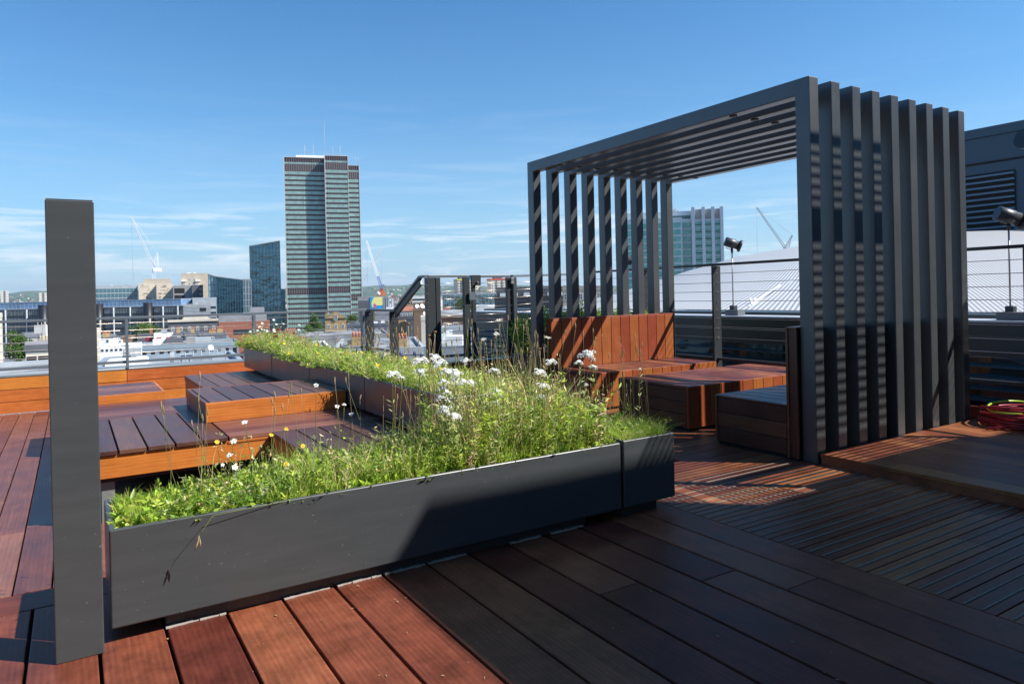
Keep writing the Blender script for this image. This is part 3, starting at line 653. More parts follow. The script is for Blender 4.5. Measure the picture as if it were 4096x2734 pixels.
def yarrow(px, py, Y, size=1.0, bx_=None):
    p = at_y(px, py, Y); r = empty('yarrow', (p.x + random.uniform(-.05, .12), Y + random.uniform(-.03, .05), .47), label='white flat headed yarrow flower standing in the front planter', cat='flower', group='white yarrow heads in the front planter')
    r.location.y = min(max(r.location.y, 3.6), 4.08); r.location.x = min(max(r.location.x, .2), 3.45)
    rel = p - r.location
    mb = MB(); pts = stem_pts(rel - Vector((0, 0, .028 * size)), (0, 0, 0), .06); mb.tube(pts, [.0026, .0024, .0022, .002, .0018], 5, 0)
    for q in range(10):
        a = random.uniform(.1, .85); k = a * 4; i = int(k); c = pts[i].lerp(pts[min(i + 1, 4)], k - i); an = random.uniform(0, 6.28); L = random.uniform(.03, .055)
        d = Vector((math.cos(an), math.sin(an), .5)); e = c + d * L; sd = d.cross(Vector((0, 0, 1))).normalized() * .005; b0 = len(mb.V)
        mb.V += [tuple(c), tuple(c.lerp(e, .5) + sd), tuple(e), tuple(c.lerp(e, .5) - sd)]; mb.face((b0, b0 + 1, b0 + 2, b0 + 3), 1, None, random.random())
    mb.build('stem', [STEMG, GR3], r)
    o = bpy.data.objects.new('flower_head', random.choice(head_mesh)); COL.objects.link(o); o.parent = r; o.location = rel
    o.rotation_mode = 'ZYX'; o.rotation_euler = (random.uniform(.15, .6), random.uniform(-.45, .1), random.uniform(-.6, .6)); o.scale = (size, size, size)
def C1(a, k=2.85, o=(1500, 1250)): return (o[0] + a[0] / k, o[1] + a[1] / k)
for a, s in (((500, 520), 1.1), ((720, 555), 1.0), ((200, 675), .95), ((520, 645), .9), ((1030, 530), .75), ((830, 650), 1.1), ((930, 670), 1.0), ((780, 762), .75), ((925, 762), .7), ((1010, 770), .7), ((1105, 778), .72),
             ((770, 840), .85), ((815, 888), .6), ((760, 940), 1.1), ((795, 1085), 1.0), ((915, 1158), .9), ((1392, 872), .95), ((1370, 1005), .75), ((1363, 638), .8), ((310, 728), .5), ((690, 490), .9), ((1435, 1145), .45)):
    yarrow(*C1(a), random.uniform(3.60, 3.78), s * .98)
for a, s in (((500, 410), 1.25), ((445, 420), .8), ((420, 472), .75), ((540, 510), .75), ((195, 470), .95), ((120, 548), 1.0), ((142, 652), 1.05), ((135, 745), 1.15), ((478, 655), .35), ((900, 535), .3), ((590, 805), .4)):
    yarrow(*C1(a, 1.9575, (2100, 1200)), random.uniform(3.60, 3.78), s * .92)
def flower(px, py, Y, R, petals, pm, cm, label, cat, group, zs=.47, tilt=.6, wide=.45, name='daisy', cr=.3):
    p = at_y(px, py, Y); r = empty(name, (p.x + random.uniform(-.03, .06), Y, zs), label=label, cat=cat, group=group); rel = p - r.location
    MB().tube(stem_pts(rel, (0, 0, 0), .05), [.0018, .0017, .0016, .0015, .0014], 5, 0).build('stem', STEMG, r)
    mb = MB()
    for k in range(petals):
        a = 6.283 * k / petals + random.uniform(-.1, .1); d = Vector((math.cos(a), math.sin(a), random.uniform(-.25, .15))); sd = Vector((-math.sin(a), math.cos(a), 0)) * R * wide / 2
        b = len(mb.V); c0 = d * R * .15; c1 = d * R * .6 + Vector((0, 0, R * .08)); c2 = d * R
        mb.V += [tuple(c0 - sd * .4), tuple(c0 + sd * .4), tuple(c1 + sd), tuple(c2 + sd * .5), tuple(c2 - sd * .5), tuple(c1 - sd)]
        mb.face((b, b + 1, b + 2, b + 3, b + 4, b + 5), 0, None, random.uniform(.4, .7))
    f = mb.build('petals', pm, r); f.location = rel; f.rotation_euler = (random.uniform(.2, tilt) , random.uniform(-.4, .3), 0)
    mb = MB().tube([(0, 0, -R * .12), (0, 0, R * .02), (0, 0, R * .1)], [R * cr, R * cr * 1.1, R * cr * .5], 8, 0); d = mb.build('centre', cm, r); d.location = rel; d.rotation_euler = f.rotation_euler
for a, R in (((1410, 85), .024), ((1385, 238), .020), ((1240, 300), .018)):
    flower(*C1(a), 3.9, R, 13, PETW, PETY, 'white daisy with a yellow centre on a tall stem in the front planter', 'flower', 'daisies in the front planter', wide=.32)
flower(*C1((180, 290), 1.9575, (2100, 1200)), 3.85, .024, 12, PETW, PETY, 'white daisy with a yellow centre on a tall stem in the front planter', 'flower', 'daisies in the front planter', wide=.32)
for a in ((1800, 820), (1842, 916), (1745, 898), (1832, 712), (1918, 562)):
    flower(a[0] / 1.96, 1400 + a[1] / 1.96, 3.8, .0165 if a[0] != 1745 else .010, 5, PETW, GR3, 'white five petalled campion flower at the left of the front planter', 'flower', 'white campion flowers', wide=.85, name='campion', tilt=1.1, cr=.12)
for a in ((1270, 830), (1325, 815), (1380, 890), (1105, 665)):
    flower(700 + a[0] / 1.9575, 1200 + a[1] / 1.9575, 3.9, .014, 5, PETW, PINKH, 'small white campion on a tall branching stem in front of the wooden steps', 'flower', 'tall campion flowers', wide=.85, name='campion', tilt=1.2, cr=.3)
for (x, y) in ((868, 1766), (1085, 1738), (1212, 1783), (1143, 1855), (1145, 1900), (1146, 1715)):
    flower(x, y, 3.8, .012, 6, PETY, PETY, 'small yellow pea flower low in the front planter', 'flower', 'yellow flowers in the front planter', wide=.8, name='yellow_flower', tilt=1.2)
def brownhead(px, py, Y, s=1):
    p = at_y(px, py, Y); r = empty('seed_head', (p.x + random.uniform(-.02, .06), Y, .47), label='round brown dried daisy head on a bare stalk in the front planter', cat='seed head', group='round brown seed heads'); rel = p - r.location
    MB().tube(stem_pts(rel, (0, 0, 0), .03), .0018, 5).build('stem', STRAW, r)
    MB().tube([rel + Vector((0, 0, z)) for z in (-.006 * s, 0, .005 * s, .009 * s)], [.004 * s, .011 * s, .010 * s, .003 * s], 9).build('head', BROWNH, r)
for a in ((1370, 290), (1922, 372), (1880, 412), (1490, 543), (1230, 515), (1770, 455), (2085, 535), (685, 222), (615, 265), (380, 130)): brownhead(*C1(a), 3.88)
# grass spikes
spike = []
for sd in range(3):
    random.seed(sd); mb = MB(); n = 10; pts = []; rad = []
    for k in range(n):
        f = k / (n - 1); pts.append((.010 * f * f, 0, f * .05)); rad.append(.0012 + .0036 * math.sin(math.pi * min(1, f * .93 + .05)) * random.uniform(.8, 1.15))
    mb.tube(pts, rad, 6); o = mb.build('spike', STRAW if sd != 1 else GR3); spike.append(o.data); bpy.data.objects.remove(o)
random.seed(23)
def spikelet(px=None, py=None, Y=3.85, p=None, z0=.47, s=1, grp='grass seed spikes in the front planter', lab='thin grass stalk with a feathery seed spike in the front planter'):
    if p is None: p = at_y(px, py, Y)
    dx = random.uniform(-.03, .10); r = empty('grass_spike', (p.x + dx, p.y + random.uniform(-.03, .03), z0), label=lab, cat='grass stalk', group=grp); rel = p - r.location
    pts = stem_pts(rel, (0, 0, 0), .12); MB().tube(pts, [.0013, .0012, .0011, .001, .0009], 4).build('stalk', STRAW if random.random() < .55 else GR3, r)
    o = bpy.data.objects.new('spike', random.choice(spike)); COL.objects.link(o); o.parent = r; o.location = rel
    d = (pts[-1] - pts[-3]).normalized() + Vector((random.uniform(-.2, .2), 0, .2)); o.rotation_euler = d.to_track_quat('Z', 'X').to_euler(); o.scale = (s, s, s * random.uniform(.7, 1.2))
for (x, y) in ((800, 1520), (795, 1610), (648, 1640), (655, 1655), (770, 1705), (810, 1690), (830, 1660), (790, 1300 + 430), (1165, 1560), (1155, 1590), (1205, 1575), (1100, 1600), (1130, 1640), (1341, 1540), (1440, 1600), (1385, 1530), (1395, 1520), (1534, 1610), (1090, 1620), (1100, 1660)):
    spikelet(x, y, random.uniform(3.7, 4.0), s=.9)
for i in range(130):
    u = random.random(); px = 1560 + u * 1010; py = 1280 + random.random() ** 1.3 * 360 + (abs(u - .45) * 120)
    spikelet(px, py, random.uniform(3.68, 4.05), s=.85)
for i in range(10): spikelet(p=Vector((random.uniform(3.1, 3.45), random.uniform(3.7, 4.05), random.uniform(.68, .86))), z0=.48, s=.7, grp='grass seed spikes in the small planter', lab='thin green seed spike rising from the small planter')
for i in range(110):
    y = random.uniform(4.3, 10.6); spikelet(p=Vector((random.uniform(2.15, 2.6), y, .90 + random.random() * .16 + .12 * (y < 6.5))), z0=.79, s=1.0, grp='grass seed spikes in the side planter', lab='thin tan seed spike among the meadow plants of the side planter')
# dry stalks leaning left in the front planter
t = empty('dry_stalk_clump', (2.22, 3.8, .47), label='clump of dead straw coloured flower stalks leaning left in the front planter', cat='dry plant')
for i in range(26):
    x0 = random.uniform(-.10, .16); y0 = random.uniform(-.1, .15); hz = random.uniform(.20, .40); lx = -random.uniform(.10, .34)
    mb = MB(); pts = [Vector((x0, y0, 0)), Vector((x0 + lx * .3, y0, hz * .45)), Vector((x0 + lx * .7, y0, hz * .8)), Vector((x0 + lx, y0, hz))]
    mb.tube(pts, [.0022, .002, .0016, .0012], 5)
    for q in range(12):
        f = random.uniform(.55, 1) * 3; k = min(int(f), 2); c = pts[k].lerp(pts[k + 1], f - k); d = Vector((random.uniform(-1, .3), random.uniform(-1, 1), random.uniform(-.2, 1))) * .012
        mb.tube([c, c + d * .6, c + d], [.0008, .0028, .001], 4)
    mb.build('stalk', STRAW, t)
# overhanging bent seed stalk on the planter's front face
t = empty('hanging_grass', (1.03, 3.57, .50), label='single bent grass stalk hanging over the front of the long planter', cat='grass stalk')
P_ = lambda x, y, Y: at_y(x, y, Y) - Vector((1.03, 3.57, .50))
MB().tube([(0, 0, 0), P_(852, 2060, 3.51), P_(810, 2120, 3.45), P_(797, 2165, 3.44)], [.0016, .0015, .0013, .001], 5).build('stalk', STEMG, t)
for q in ((797, 2150, 778, 2205), (799, 2150, 802, 2190), (797, 2140, 790, 2165)):
    a, b = P_(q[0], q[1], 3.44), P_(q[2], q[3], 3.44); MB().tube([a, (a + b) / 2, b], [.001, .0045, .001], 5).build('spikelet', STRAW, t)
# flowers of the side planter
random.seed(5)
for i in range(28):
    y = random.uniform(4.6, 10.8); x = random.uniform(2.08, 2.64); p = Vector((x, y, .86 + random.random() * .10)); r = empty('yellow_flower', p, label='tiny yellow flower among the meadow plants of the side planter', cat='flower', group='yellow flowers in the side planter')
    mb = MB()
    for k in range(5):
        a = 1.2566 * k; d = Vector((math.cos(a), math.sin(a), .35)) * .018; sd = Vector((-math.sin(a), math.cos(a), 0)) * .009; b = len(mb.V); mb.V += [(0, 0, 0), tuple(d * .7 + sd), tuple(d), tuple(d * .7 - sd)]; mb.face((b, b + 1, b + 2, b + 3), 0, None, .5)
    mb.build('petals', PETY, r); r.rotation_euler = (random.uniform(.2, 1.2), random.uniform(-.5, .5), 0)
for i in range(15):
    y = random.uniform(9.2, 10.7); p = Vector((random.uniform(2.1, 2.6), y, 1.0 + random.random() * .22)); r = empty('ox_eye_daisy', (p.x, p.y, .8), label='white daisy at the far end of the side planter', cat='flower', group='daisies at the far end of the side planter')
    rel = p - r.location; MB().tube([(0, 0, 0), rel * .5 + Vector((.01, 0, 0)), rel], .0018, 4).build('stem', STEMG, r); mb = MB()
    for k in range(9):
        a = .698 * k; d = Vector((math.cos(a), math.sin(a), random.uniform(-.2, .3))) * .020; sd = Vector((-math.sin(a), math.cos(a), 0)) * .006; b = len(mb.V); mb.V += [(0, 0, 0), tuple(d * .7 + sd), tuple(d), tuple(d * .7 - sd)]; mb.face((b, b + 1, b + 2, b + 3), 0, None, .5)
    o = mb.build('petals', PETW, r); o.location = rel; o.rotation_euler = (random.uniform(.2, 1.4), random.uniform(-.5, .5), 0)
for i in range(7):
    p = Vector((random.uniform(2.25, 2.5), random.uniform(9.3, 9.9), 1.0 + random.random() * .10)); r = empty('poppy', (p.x, p.y, .8), label='small red poppy near the far end of the side planter', cat='flower', group='red poppies in the side planter')
    rel = p - r.location; MB().tube([(0, 0, 0), rel], .0018, 4).build('stem', STEMG, r)
    o = MB().tube([rel + Vector((0, 0, z)) for z in (-.008, .0, .012)], [.005, .022, .026], 7, cap=False).build('petals', PETR, r)
for i in range(9):
    p = Vector((random.uniform(2.2, 2.6), random.uniform(5.2, 7.5), .93 + random.random() * .08)); r = empty('vetch', (p.x, p.y, .8), label='small purple vetch spike in the side planter', cat='flower', group='purple vetch in the side planter')
    rel = p - r.location; MB().tube([(0, 0, 0), rel], .0016, 4).build('stem', STEMG, r); MB().tube([rel, rel + Vector((.003, 0, .02)), rel + Vector((.006, 0, .045))], [.007, .009, .003], 6).build('petals', PETP, r)

# clipped shrubs behind the wooden bench back
def leafball(name, c, rx, ry, rz, n, L, mats=(GR2, GR4), parent=None, probs=(2, 1.6), **k):
    lv = Leaves(); d = rng.normal(size=(n, 3)); d /= np.linalg.norm(d, axis=1)[:, None]; r = rng.random(n) ** .35
    lump = 1 + .16 * np.sin(d[:, 0] * 7 + c[0]) * np.sin(d[:, 2] * 6 + c[1] * 3) + .10 * np.sin(d[:, 1] * 11)
    p = np.array(c) + d * np.array([rx, ry, rz]) * (r * lump)[:, None]
    dd = d + rng.normal(0, .8, (n, 3)); LL = L * rng.uniform(.5, 1.3, n); lv.leaf(p, dd, LL, LL * .55, pick(n, probs)); return lv.build(name, list(mats), parent, **k)
for i, (x, y, h, r) in enumerate(((5.62, 8.66, 1.17, .20), (6.02, 8.75, 1.26, .20), (6.42, 8.7, 1.22, .19), (6.80, 8.75, 1.30, .19), (7.22, 8.8, 1.22, .19), (7.62, 8.8, 1.22, .19), (8.0, 8.7, 1.16, .16))):
    t = empty('shrub', (x, y, 0), label='small bushy evergreen shrub in a dark ribbed pot behind the tall bench back', cat='shrub', group='potted shrubs behind the bench')
    MB().tube([(0, 0, 0), (0, 0, .62)], [.15, .19], 18).build('pot', mat('ribbed_pot', (.03, .035, .038), .6) if i == 0 else bpy.data.materials['ribbed_pot'], t)
    MB().tube([(0, 0, .6), (.01, 0, h - .2)], [.015, .01], 6).build('stem', STRAW, t)
    leafball('foliage', (0, 0, h - .28), r, r, .30, 2600, .035, parent=t)

# hose and cable coil on the raised deck
HOSE = mat('red_rubber_hose', (.30, .015, .022), .45); CABLE = mat('yellow_green_cable', (.55, .70, .02), .35)
t = empty('coiled_hose', (7.98, 3.22, .092), label='dark red rubber hose coiled in a heap on the raised deck by the right railing', cat='hose')
mb = MB(); random.seed(3); pts = []
for k in range(14 * 26):
    a = k / 26 * 6.283; lay = k / 26; r = .31 + .07 * math.sin(lay * 2.1) + .02 * math.sin(a * .7)
    pts.append((r * 1.15 * math.cos(a) + .03 * math.sin(lay * 1.7), r * math.sin(a) + .03 * math.cos(lay * 2.3), .018 + .011 * lay * (1 + .28 * math.sin(a + lay * .3)) + .008 * math.sin(3 * a)))
mb.tube(pts, .0125, 8).build('hose', HOSE, t)
MB().tube([(.33, .12, .14), (.1, -.2, .10), (-.2, -.18, .05), (-.62, .09 , .02)], .013, 8).build('hose_end', HOSE, t)
t = empty('earth_cable', (7.98, 3.22, .25), label='yellow and green striped cable looped on top of the red hose coil', cat='cable')
pts = [(.36 * math.cos(a) + .02, .25 * math.sin(a) + .06, .02 * math.sin(a * 1.5)) for a in [i * .25 for i in range(24)]]
MB().tube(pts, .011, 8).build('cable_loop', CABLE, t); 
MB().tube([(p[0], p[1], p[2] + .0065) for p in pts], .0068, 6).build('green_stripe', mat('green_cable_stripe', (.05, .22, .03), .4), t)
# ------------------------------------------------------------------ ledge wall, floodlights and vaulted roof beyond the right railing
CLAD = mat('dark_green_grey_cladding', (.020, .030, .032), .35, 0, .6); LEDGE = mat('pale_metal_ledge', (.52, .55, .60), .4, .2, noise=.1)
t = empty('cladding_wall', (9.4, 5, -3), label='dark cladding wall with a pale metal ledge beyond the right railing', cat='wall')
mb = MB()
for z0, z1 in ((.62, .86), (.87, 1.03)): mb.box(9.22, 9.30, -6, 17, z0, z1)
at0(mb.build('cladding', CLAD, t), t); at0(bx('coping', LEDGE, t, 9.18, 9.70, -6, 17, 1.031, 1.055), t); at0(bx('gutter', CLAD, t, 9.701, 10.4, -6, 17, .95, 1.10), t)
at0(bx('flashing', LEDGE, t, 10.41, 11.4, -6, 17, .96, 1.045), t)
at0(bx('glazing', GLASSD, t, 9.32, 9.36, -6, 17, -3, .61), t)
mb = MB()
for i in range(7): mb.box(9.16, 9.315, -6, 17, .50 - i * .135, .515 - i * .135)
at0(mb.build('louvre_blades', LOUV, t), t)
LAMPM = mat('dark_lamp_housing', (.050, .055, .065), .4)
def floodlight(x, y, zb, zt, yaw, label, tilt=-.35, s=1.0):
    t = empty('floodlight', (x, y, zb), label=label, cat='floodlight')
    MB().box(-.09 * s, .09 * s, -.17 * s, .10 * s, 0, .085 * s).build('base_block', mat('lamp_base', (.13, .14, .16), .6), t, .006); MB().box(-.05, .05, -.05, .04, .086, .165).build('clamp', LAMPM, t, .01)
    H = zt - zb; MB().tube([(0, 0, .15), (0, 0, H - .12)], .0105, 8).build('pole', mat('lamp_pole', (.45, .42, .42), .4, .6), t)
    MB().tube([(0, 0, H - .16), (0, 0, H - .07)], .020, 8).build('knuckle', LAMPM, t)
    d = Vector((math.cos(yaw) * math.cos(tilt), math.sin(yaw) * math.cos(tilt), math.sin(tilt))); c = Vector((0, 0, H))
    mb = MB(); mb.tube([c - d * .12 * s, c - d * .115 * s, c + d * .04 * s, c + d * .05 * s, c + d * .12 * s], [.070 * s, .078 * s, .080 * s, .070 * s, .074 * s], 22)
    hd = mb.build('lamp_head', LAMPM, t); MB().tube([c + d * .12 * s, c + d * .155 * s], [.100 * s, .104 * s], 22).build('rim', LAMPM, hd)
    MB().tube([c - d * .09 * s - Vector((0, 0, .05)), c - d * .10 * s - Vector((0, 0, .11)), Vector((0, 0, H - .11))], .006, 6).build('lamp_lead', LAMPM, hd)
    return t
ya = math.atan2(RT.y, RT.x)
floodlight(9.42, 8.06, 1.056, 2.26, ya - .15, 'cylinder floodlight on a thin pole framed by the pergola opening, before the vaulted roof')
floodlight(9.42, 10.75, 1.056, 2.16, ya + .45, 'cylinder floodlight on a pole glimpsed between the far pergola posts')
floodlight(9.42, 3.94, 1.056, 2.28, ya - .1, 'cylinder floodlight on a pole at the right edge of the picture', s=1.12)
floodlight(9.42, 3.66, 1.056, 3.10, ya + 3.5, 'taller floodlight with a grilled head at the upper right edge of the picture', .25, 1.15)
# vaulted roof
m = bpy.data.materials.new('ribbed_white_roof'); m.use_nodes = True; tt = m.node_tree; p = tt.nodes['Principled BSDF']; p.inputs['Roughness'].default_value = .45; p.inputs['Base Color'].default_value = (.56, .57, .60, 1)
c = tt.nodes.new('ShaderNodeTexCoord'); mpp = tt.nodes.new('ShaderNodeMapping'); mpp.inputs['Rotation'].default_value = (0, 0, R_(58)); wv = tt.nodes.new('ShaderNodeTexWave'); wv.inputs['Scale'].default_value = 3.2
tt.links.new(c.outputs['Object'], mpp.inputs[0]); tt.links.new(mpp.outputs[0], wv.inputs['Vector'])
rr = tt.nodes.new('ShaderNodeValToRGB'); rr.color_ramp.elements[0].color = (.38, .38, .385, 1); rr.color_ramp.elements[1].color = (.46, .46, .46, 1); tt.links.new(wv.outputs['Fac'], rr.inputs[0]); tt.links.new(rr.outputs[0], p.inputs['Base Color'])
b = tt.nodes.new('ShaderNodeBump'); b.inputs['Strength'].default_value = .45; b.inputs['Distance'].default_value = .05; tt.links.new(wv.outputs['Fac'], b.inputs['Height']); tt.links.new(b.outputs[0], p.inputs['Normal'])
VAULT = m
sil = [(2200, 1240), (2300, 1215), (2500, 1162), (2625, 1122), (2680, 1106), (2760, 1080), (2850, 1057), (2935, 1029), (3060, 1007), (3184, 986), (3400, 957), (3600, 938), (3858, 925), (4000, 918), (4200, 916), (4600, 935), (5000, 990), (5400, 1100)]
sx_ = [a for a, _ in sil]; sy_ = [b_ for _, b_ in sil]
mb = MB(); cols = np.linspace(2200, 5400, 70); nr = 22
for i, px in enumerate(cols):
    ys = float(np.interp(px, sx_, sy_)); yb = 1247
    for j in range(nr):
        s = j / (nr - 1)
        if s <= .7: u = s / .7; D = 13.5 + 26 * u; y = yb + (ys - yb) * math.sin(u * math.pi / 2) ** .8; q = W(px, min(y, yb), D)
        else: u = (s - .7) / .3; a = W(px, ys, 39.5); q = W(px, ys, 39.5 + 26 * u); q.z = a.z + (a.z < 1.2) * 0 - (a.z + 3) * u * u
        mb.V.append(tuple(q))
for i in range(len(cols) - 1):
    for j in range(nr - 1):
        a = i * nr + j; mb.face((a, a + nr, a + nr + 1, a + 1), 0, None, .5, True)
t = empty('vaulted_roof', W(3500, 1247, 25), label='large white ribbed vaulted roof beyond the right railing', cat='roof')
at0(mb.build('shell', VAULT, t), t)
WT = mat('white_roof_pipe', (.8, .8, .8), .4)
mb = MB().tube([W(3005, 1240, 14.5), W(3080, 1190, 17), W(3190, 1112, 21.5), W(3420, 985, 33)], .05, 8); at0(mb.build('seam_pipe', WT, t), t)
at0(MB().tube([W(2965, 1246, 14), W(3030, 1200, 15.5), W(3120, 1140, 18)], .022, 6).build('seam_pipe', WT, t), t)
for a, b_ in (((3000, 1193, 15.0), (3012, 1222, 14.8)), ((3021, 1193, 15.4), (3020, 1222, 15.0)), ((2995, 1222, 14.6), (3018, 1245, 14.2))):
    at0(MB().bar(W(*a), W(*b_), .045).build('bracket', WT, t), t)

# navy plant building at the far right
t = empty('navy_building', (50, 10, -3), label='navy clad building with a louvred opening behind the vaulted roof at the far right', cat='building')
def onX(px, py, X): r = ray(px, py); return Vector((0, 0, HC)) + r * (X / r.x)
a = onX(3858, 527, 46); 
at0(bx('wall', LOUV, t, 46, 62, -22, 25.5, -3, a.z - .55), t); at0(bx('parapet_trim', LOUV, t, 45.85, 62, -22, 25.6, a.z - .54, a.z), t)
q0 = onX(3858, 706, 46); q1 = onX(4062, 690, 46); zz0 = onX(3858, 930, 46).z
mb = MB().box(45.93, 45.98, q1.y, 24.6, zz0, q0.z); at0(mb.build('opening', BLACK, t), t); mb = MB()
for i in range(10): z = zz0 + (q0.z - zz0) * (i + .3) / 10; mb.box(45.75, 45.92, q1.y, 24.6, z, z + .11)
at0(mb.build('louvre_blades', mat('light_navy_blade', (.10, .16, .22), .4), t), t)
at0(MB().box(45.9, 45.995, -22, 25.4, onX(3858, 668, 46).z, onX(3858, 668, 46).z + .10).build('shadow_gap', BLACK, t), t)

# ------------------------------------------------------------------ city
GZ = -38.0
YA_ = math.atan2(RT.y, RT.x)
def cm(name, c, r=.75, n=.12, s=.35): return mat(name, c, r, noise=n, nscale=s)
CM = dict(beige=cm('beige_concrete', (.52, .44, .34)), brown=cm('brown_brick', (.24, .15, .09)), yellow=cm('yellow_stock_brick', (.42, .28, .13), n=.2, s=1.5), red=cm('red_brick', (.34, .13, .08), n=.2, s=1.5), grey=cm('grey_concrete', (.30, .30, .30)),
    lgrey=cm('pale_grey_cladding', (.36, .39, .42)), dgrey=cm('dark_grey_slate', (.10, .105, .12)), white=WHITE, slate=cm('slate_roof', (.13, .145, .17), n=.25, s=1.2), stone=cm('cream_stone', (.66, .55, .42)), roof=cm('grey_felt_roof', (.25, .26, .27), n=.45, s=.35),
    bluegrey=cm('blue_grey_metal', (.25, .31, .36)), teal=GLASST, dglass=GLASSD, dk=cm('dark_brown_concrete', (.085, .075, .075)), lead=cm('lead_roof', (.28, .28, .30)), cream=cm('cream_render', (.62, .57, .48)))
WG = mat('window_glass', (.03, .045, .06), .12, 0, 1.0); WF = mat('white_window_frame', (.75, .75, .73), .5); REDP = mat('red_painted_frame', (.60, .02, .04), .5); POT = mat('terracotta_pot', (.50, .16, .07), .8)
def B(name, label, px0, px1, py, D, depth, mk, yaw=0, cat='building', group=None, roof='roof', zb=GZ, grow=0):
    pl, pr = py if isinstance(py, tuple) else (py, py)
    L, R = W(px0, pl, D), W(px1, pr, D); c = (L + R) / 2; ang = math.atan2(CX - (px0 + px1) / 2, F_); yaw += ang; w = (Vector((R.x - L.x, R.y - L.y, 0))).length * math.cos(ang)
    t = empty(name, (c.x, c.y, zb), YA_ + yaw, label=label, cat=cat, group=group); h = c.z - zb; t['_w'] = w; t['_h'] = h
    MB().box(-w / 2, w / 2, 0, depth, 0, h - .02).build('wall', CM[mk], t)
    if roof:
        mb = MB().box(-w / 2 + .3, w / 2 - .3, .3, depth - .3, h - .019, h + .02); mb.build('roof', CM[roof], t)
        mb = MB(); mb.box(-w / 2 - .05, w / 2 + .05, -.05, .28, h - .4, h + .35); mb.box(-w / 2 - .05, w / 2 + .05, depth - .28, depth, h - .4, h + .35); mb.box(-w / 2 - .05, -w / 2 + .28, .281, depth - .281, h - .4, h + .35); mb.box(w / 2 - .28, w / 2 + .05, .281, depth - .281, h - .4, h + .35)
        mb.build('parapet', CM[mk], t)
    return t, w, h
WMESH = {}
def wmesh(ww, wh, fm, gm, bars):
    k = (round(ww, 2), round(wh, 2), fm.name, gm.name, bars)
    if k not in WMESH:
        mb = MB(); mb.box(-ww / 2, ww / 2, -.06, 0, 0, wh, 0); f = max(.07, ww * (.14 if bars else .07)); mb.box(-ww / 2 + f, ww / 2 - f, -.075, -.0605, f, wh - f, 1)
        if bars: mb.box(-.04, .04, -.09, -.0755, f, wh - f, 0); mb.box(-ww / 2 + f, ww / 2 - f, -.092, -.0905 + .01, wh * .5 - .04, wh * .5 + .04, 0)
        o = mb.build('window', [fm, gm]); WMESH[k] = o.data; bpy.data.objects.remove(o)
    return WMESH[k]
def win(t, w, h, nx, nz, ww, wh, top, fl, fm=WF, gm=WG, bars=True, x0=None, x1=None, y=0.0):
    me = wmesh(ww, wh, fm, gm, bars); x0 = -w / 2 if x0 is None else x0; x1 = w / 2 if x1 is None else x1
    for j in range(nz):
        for i in range(nx):
            o = bpy.data.objects.new('window', me); COL.objects.link(o); o.parent = t; o.location = (x0 + (x1 - x0) * (i + .5) / nx, y, h - top - wh - fl * j)
def bands(t, w, h, n, fl, bh, top, m, y=-.06, name='window_band', x0=None, x1=None, mull=0, mm=None):
    x0 = -w / 2 + .3 if x0 is None else x0; x1 = w / 2 - .3 if x1 is None else x1
    for j in range(n):
        z = h - top - bh - fl * j; mb = MB().box(x0, x1, y, -.005, z, z + bh)
        if mull:
            for i in range(mull + 1): x = x0 + (x1 - x0) * i / mull; mb.box(x - .09, x + .09, y - .08, y - .002, z, z + bh, 1)
        mb.build(name, [m, mm or CM['lgrey']], t)
def units(t, w, h, depth, n, mk='lgrey', s=(1.5, 3)):
    for i in range(n):
        a, b_, c_ = random.uniform(*s), random.uniform(*s), random.uniform(.4, 1.1) * (1.5 if s[1] > 2 else .8); x = random.uniform(-w / 2 + a, w / 2 - a); y = random.uniform(b_, depth - b_)
        mb = MB().box(x - a / 2, x + a / 2, y - b_ / 2, y + b_ / 2, h + .03, h + c_); mb.build('roof_unit', CM[random.choice((mk, 'grey', 'grey', 'dgrey', 'white'))], t)
def chimney(t, x, y, z, n=4, mk='yellow', hh=1.4):
    c_ = MB().box(x - .28 * n / 2 - .1, x + .28 * n / 2 + .1, y - .35, y + .35, z, z + hh).build('chimney', CM[mk], t)
    for i in range(n): MB().tube([(x + (i - (n - 1) / 2) * .34, y, z + hh), (x + (i - (n - 1) / 2) * .34, y, z + hh + .6)], [.13, .11], 6).build('chimney_pot', POT, c_)
def gable(t, w, h, depth, rh, mk='slate', along=True, over=.3):
    mb = MB(); a, b_ = w / 2 + over, depth
    if along: P = [(-a, -over, h), (a, -over, h), (a, b_ + over, h), (-a, b_ + over, h), (-a, b_ / 2, h + rh), (a, b_ / 2, h + rh)]; Fc = ((0, 1, 5, 4), (2, 3, 4, 5), (0, 4, 3), (1, 2, 5), (0, 3, 2, 1))
    else: P = [(-a, -over, h), (a, -over, h), (a, b_ + over, h), (-a, b_ + over, h), (0, -over, h + rh), (0, b_ + over, h + rh)]; Fc = ((1, 2, 5, 4), (3, 0, 4, 5), (0, 1, 4), (2, 3, 5), (0, 3, 2, 1))
    mb.V = P
    for f in Fc: mb.face(f)
    return mb.build('pitched_roof', CM[mk], t)
random.seed(31)
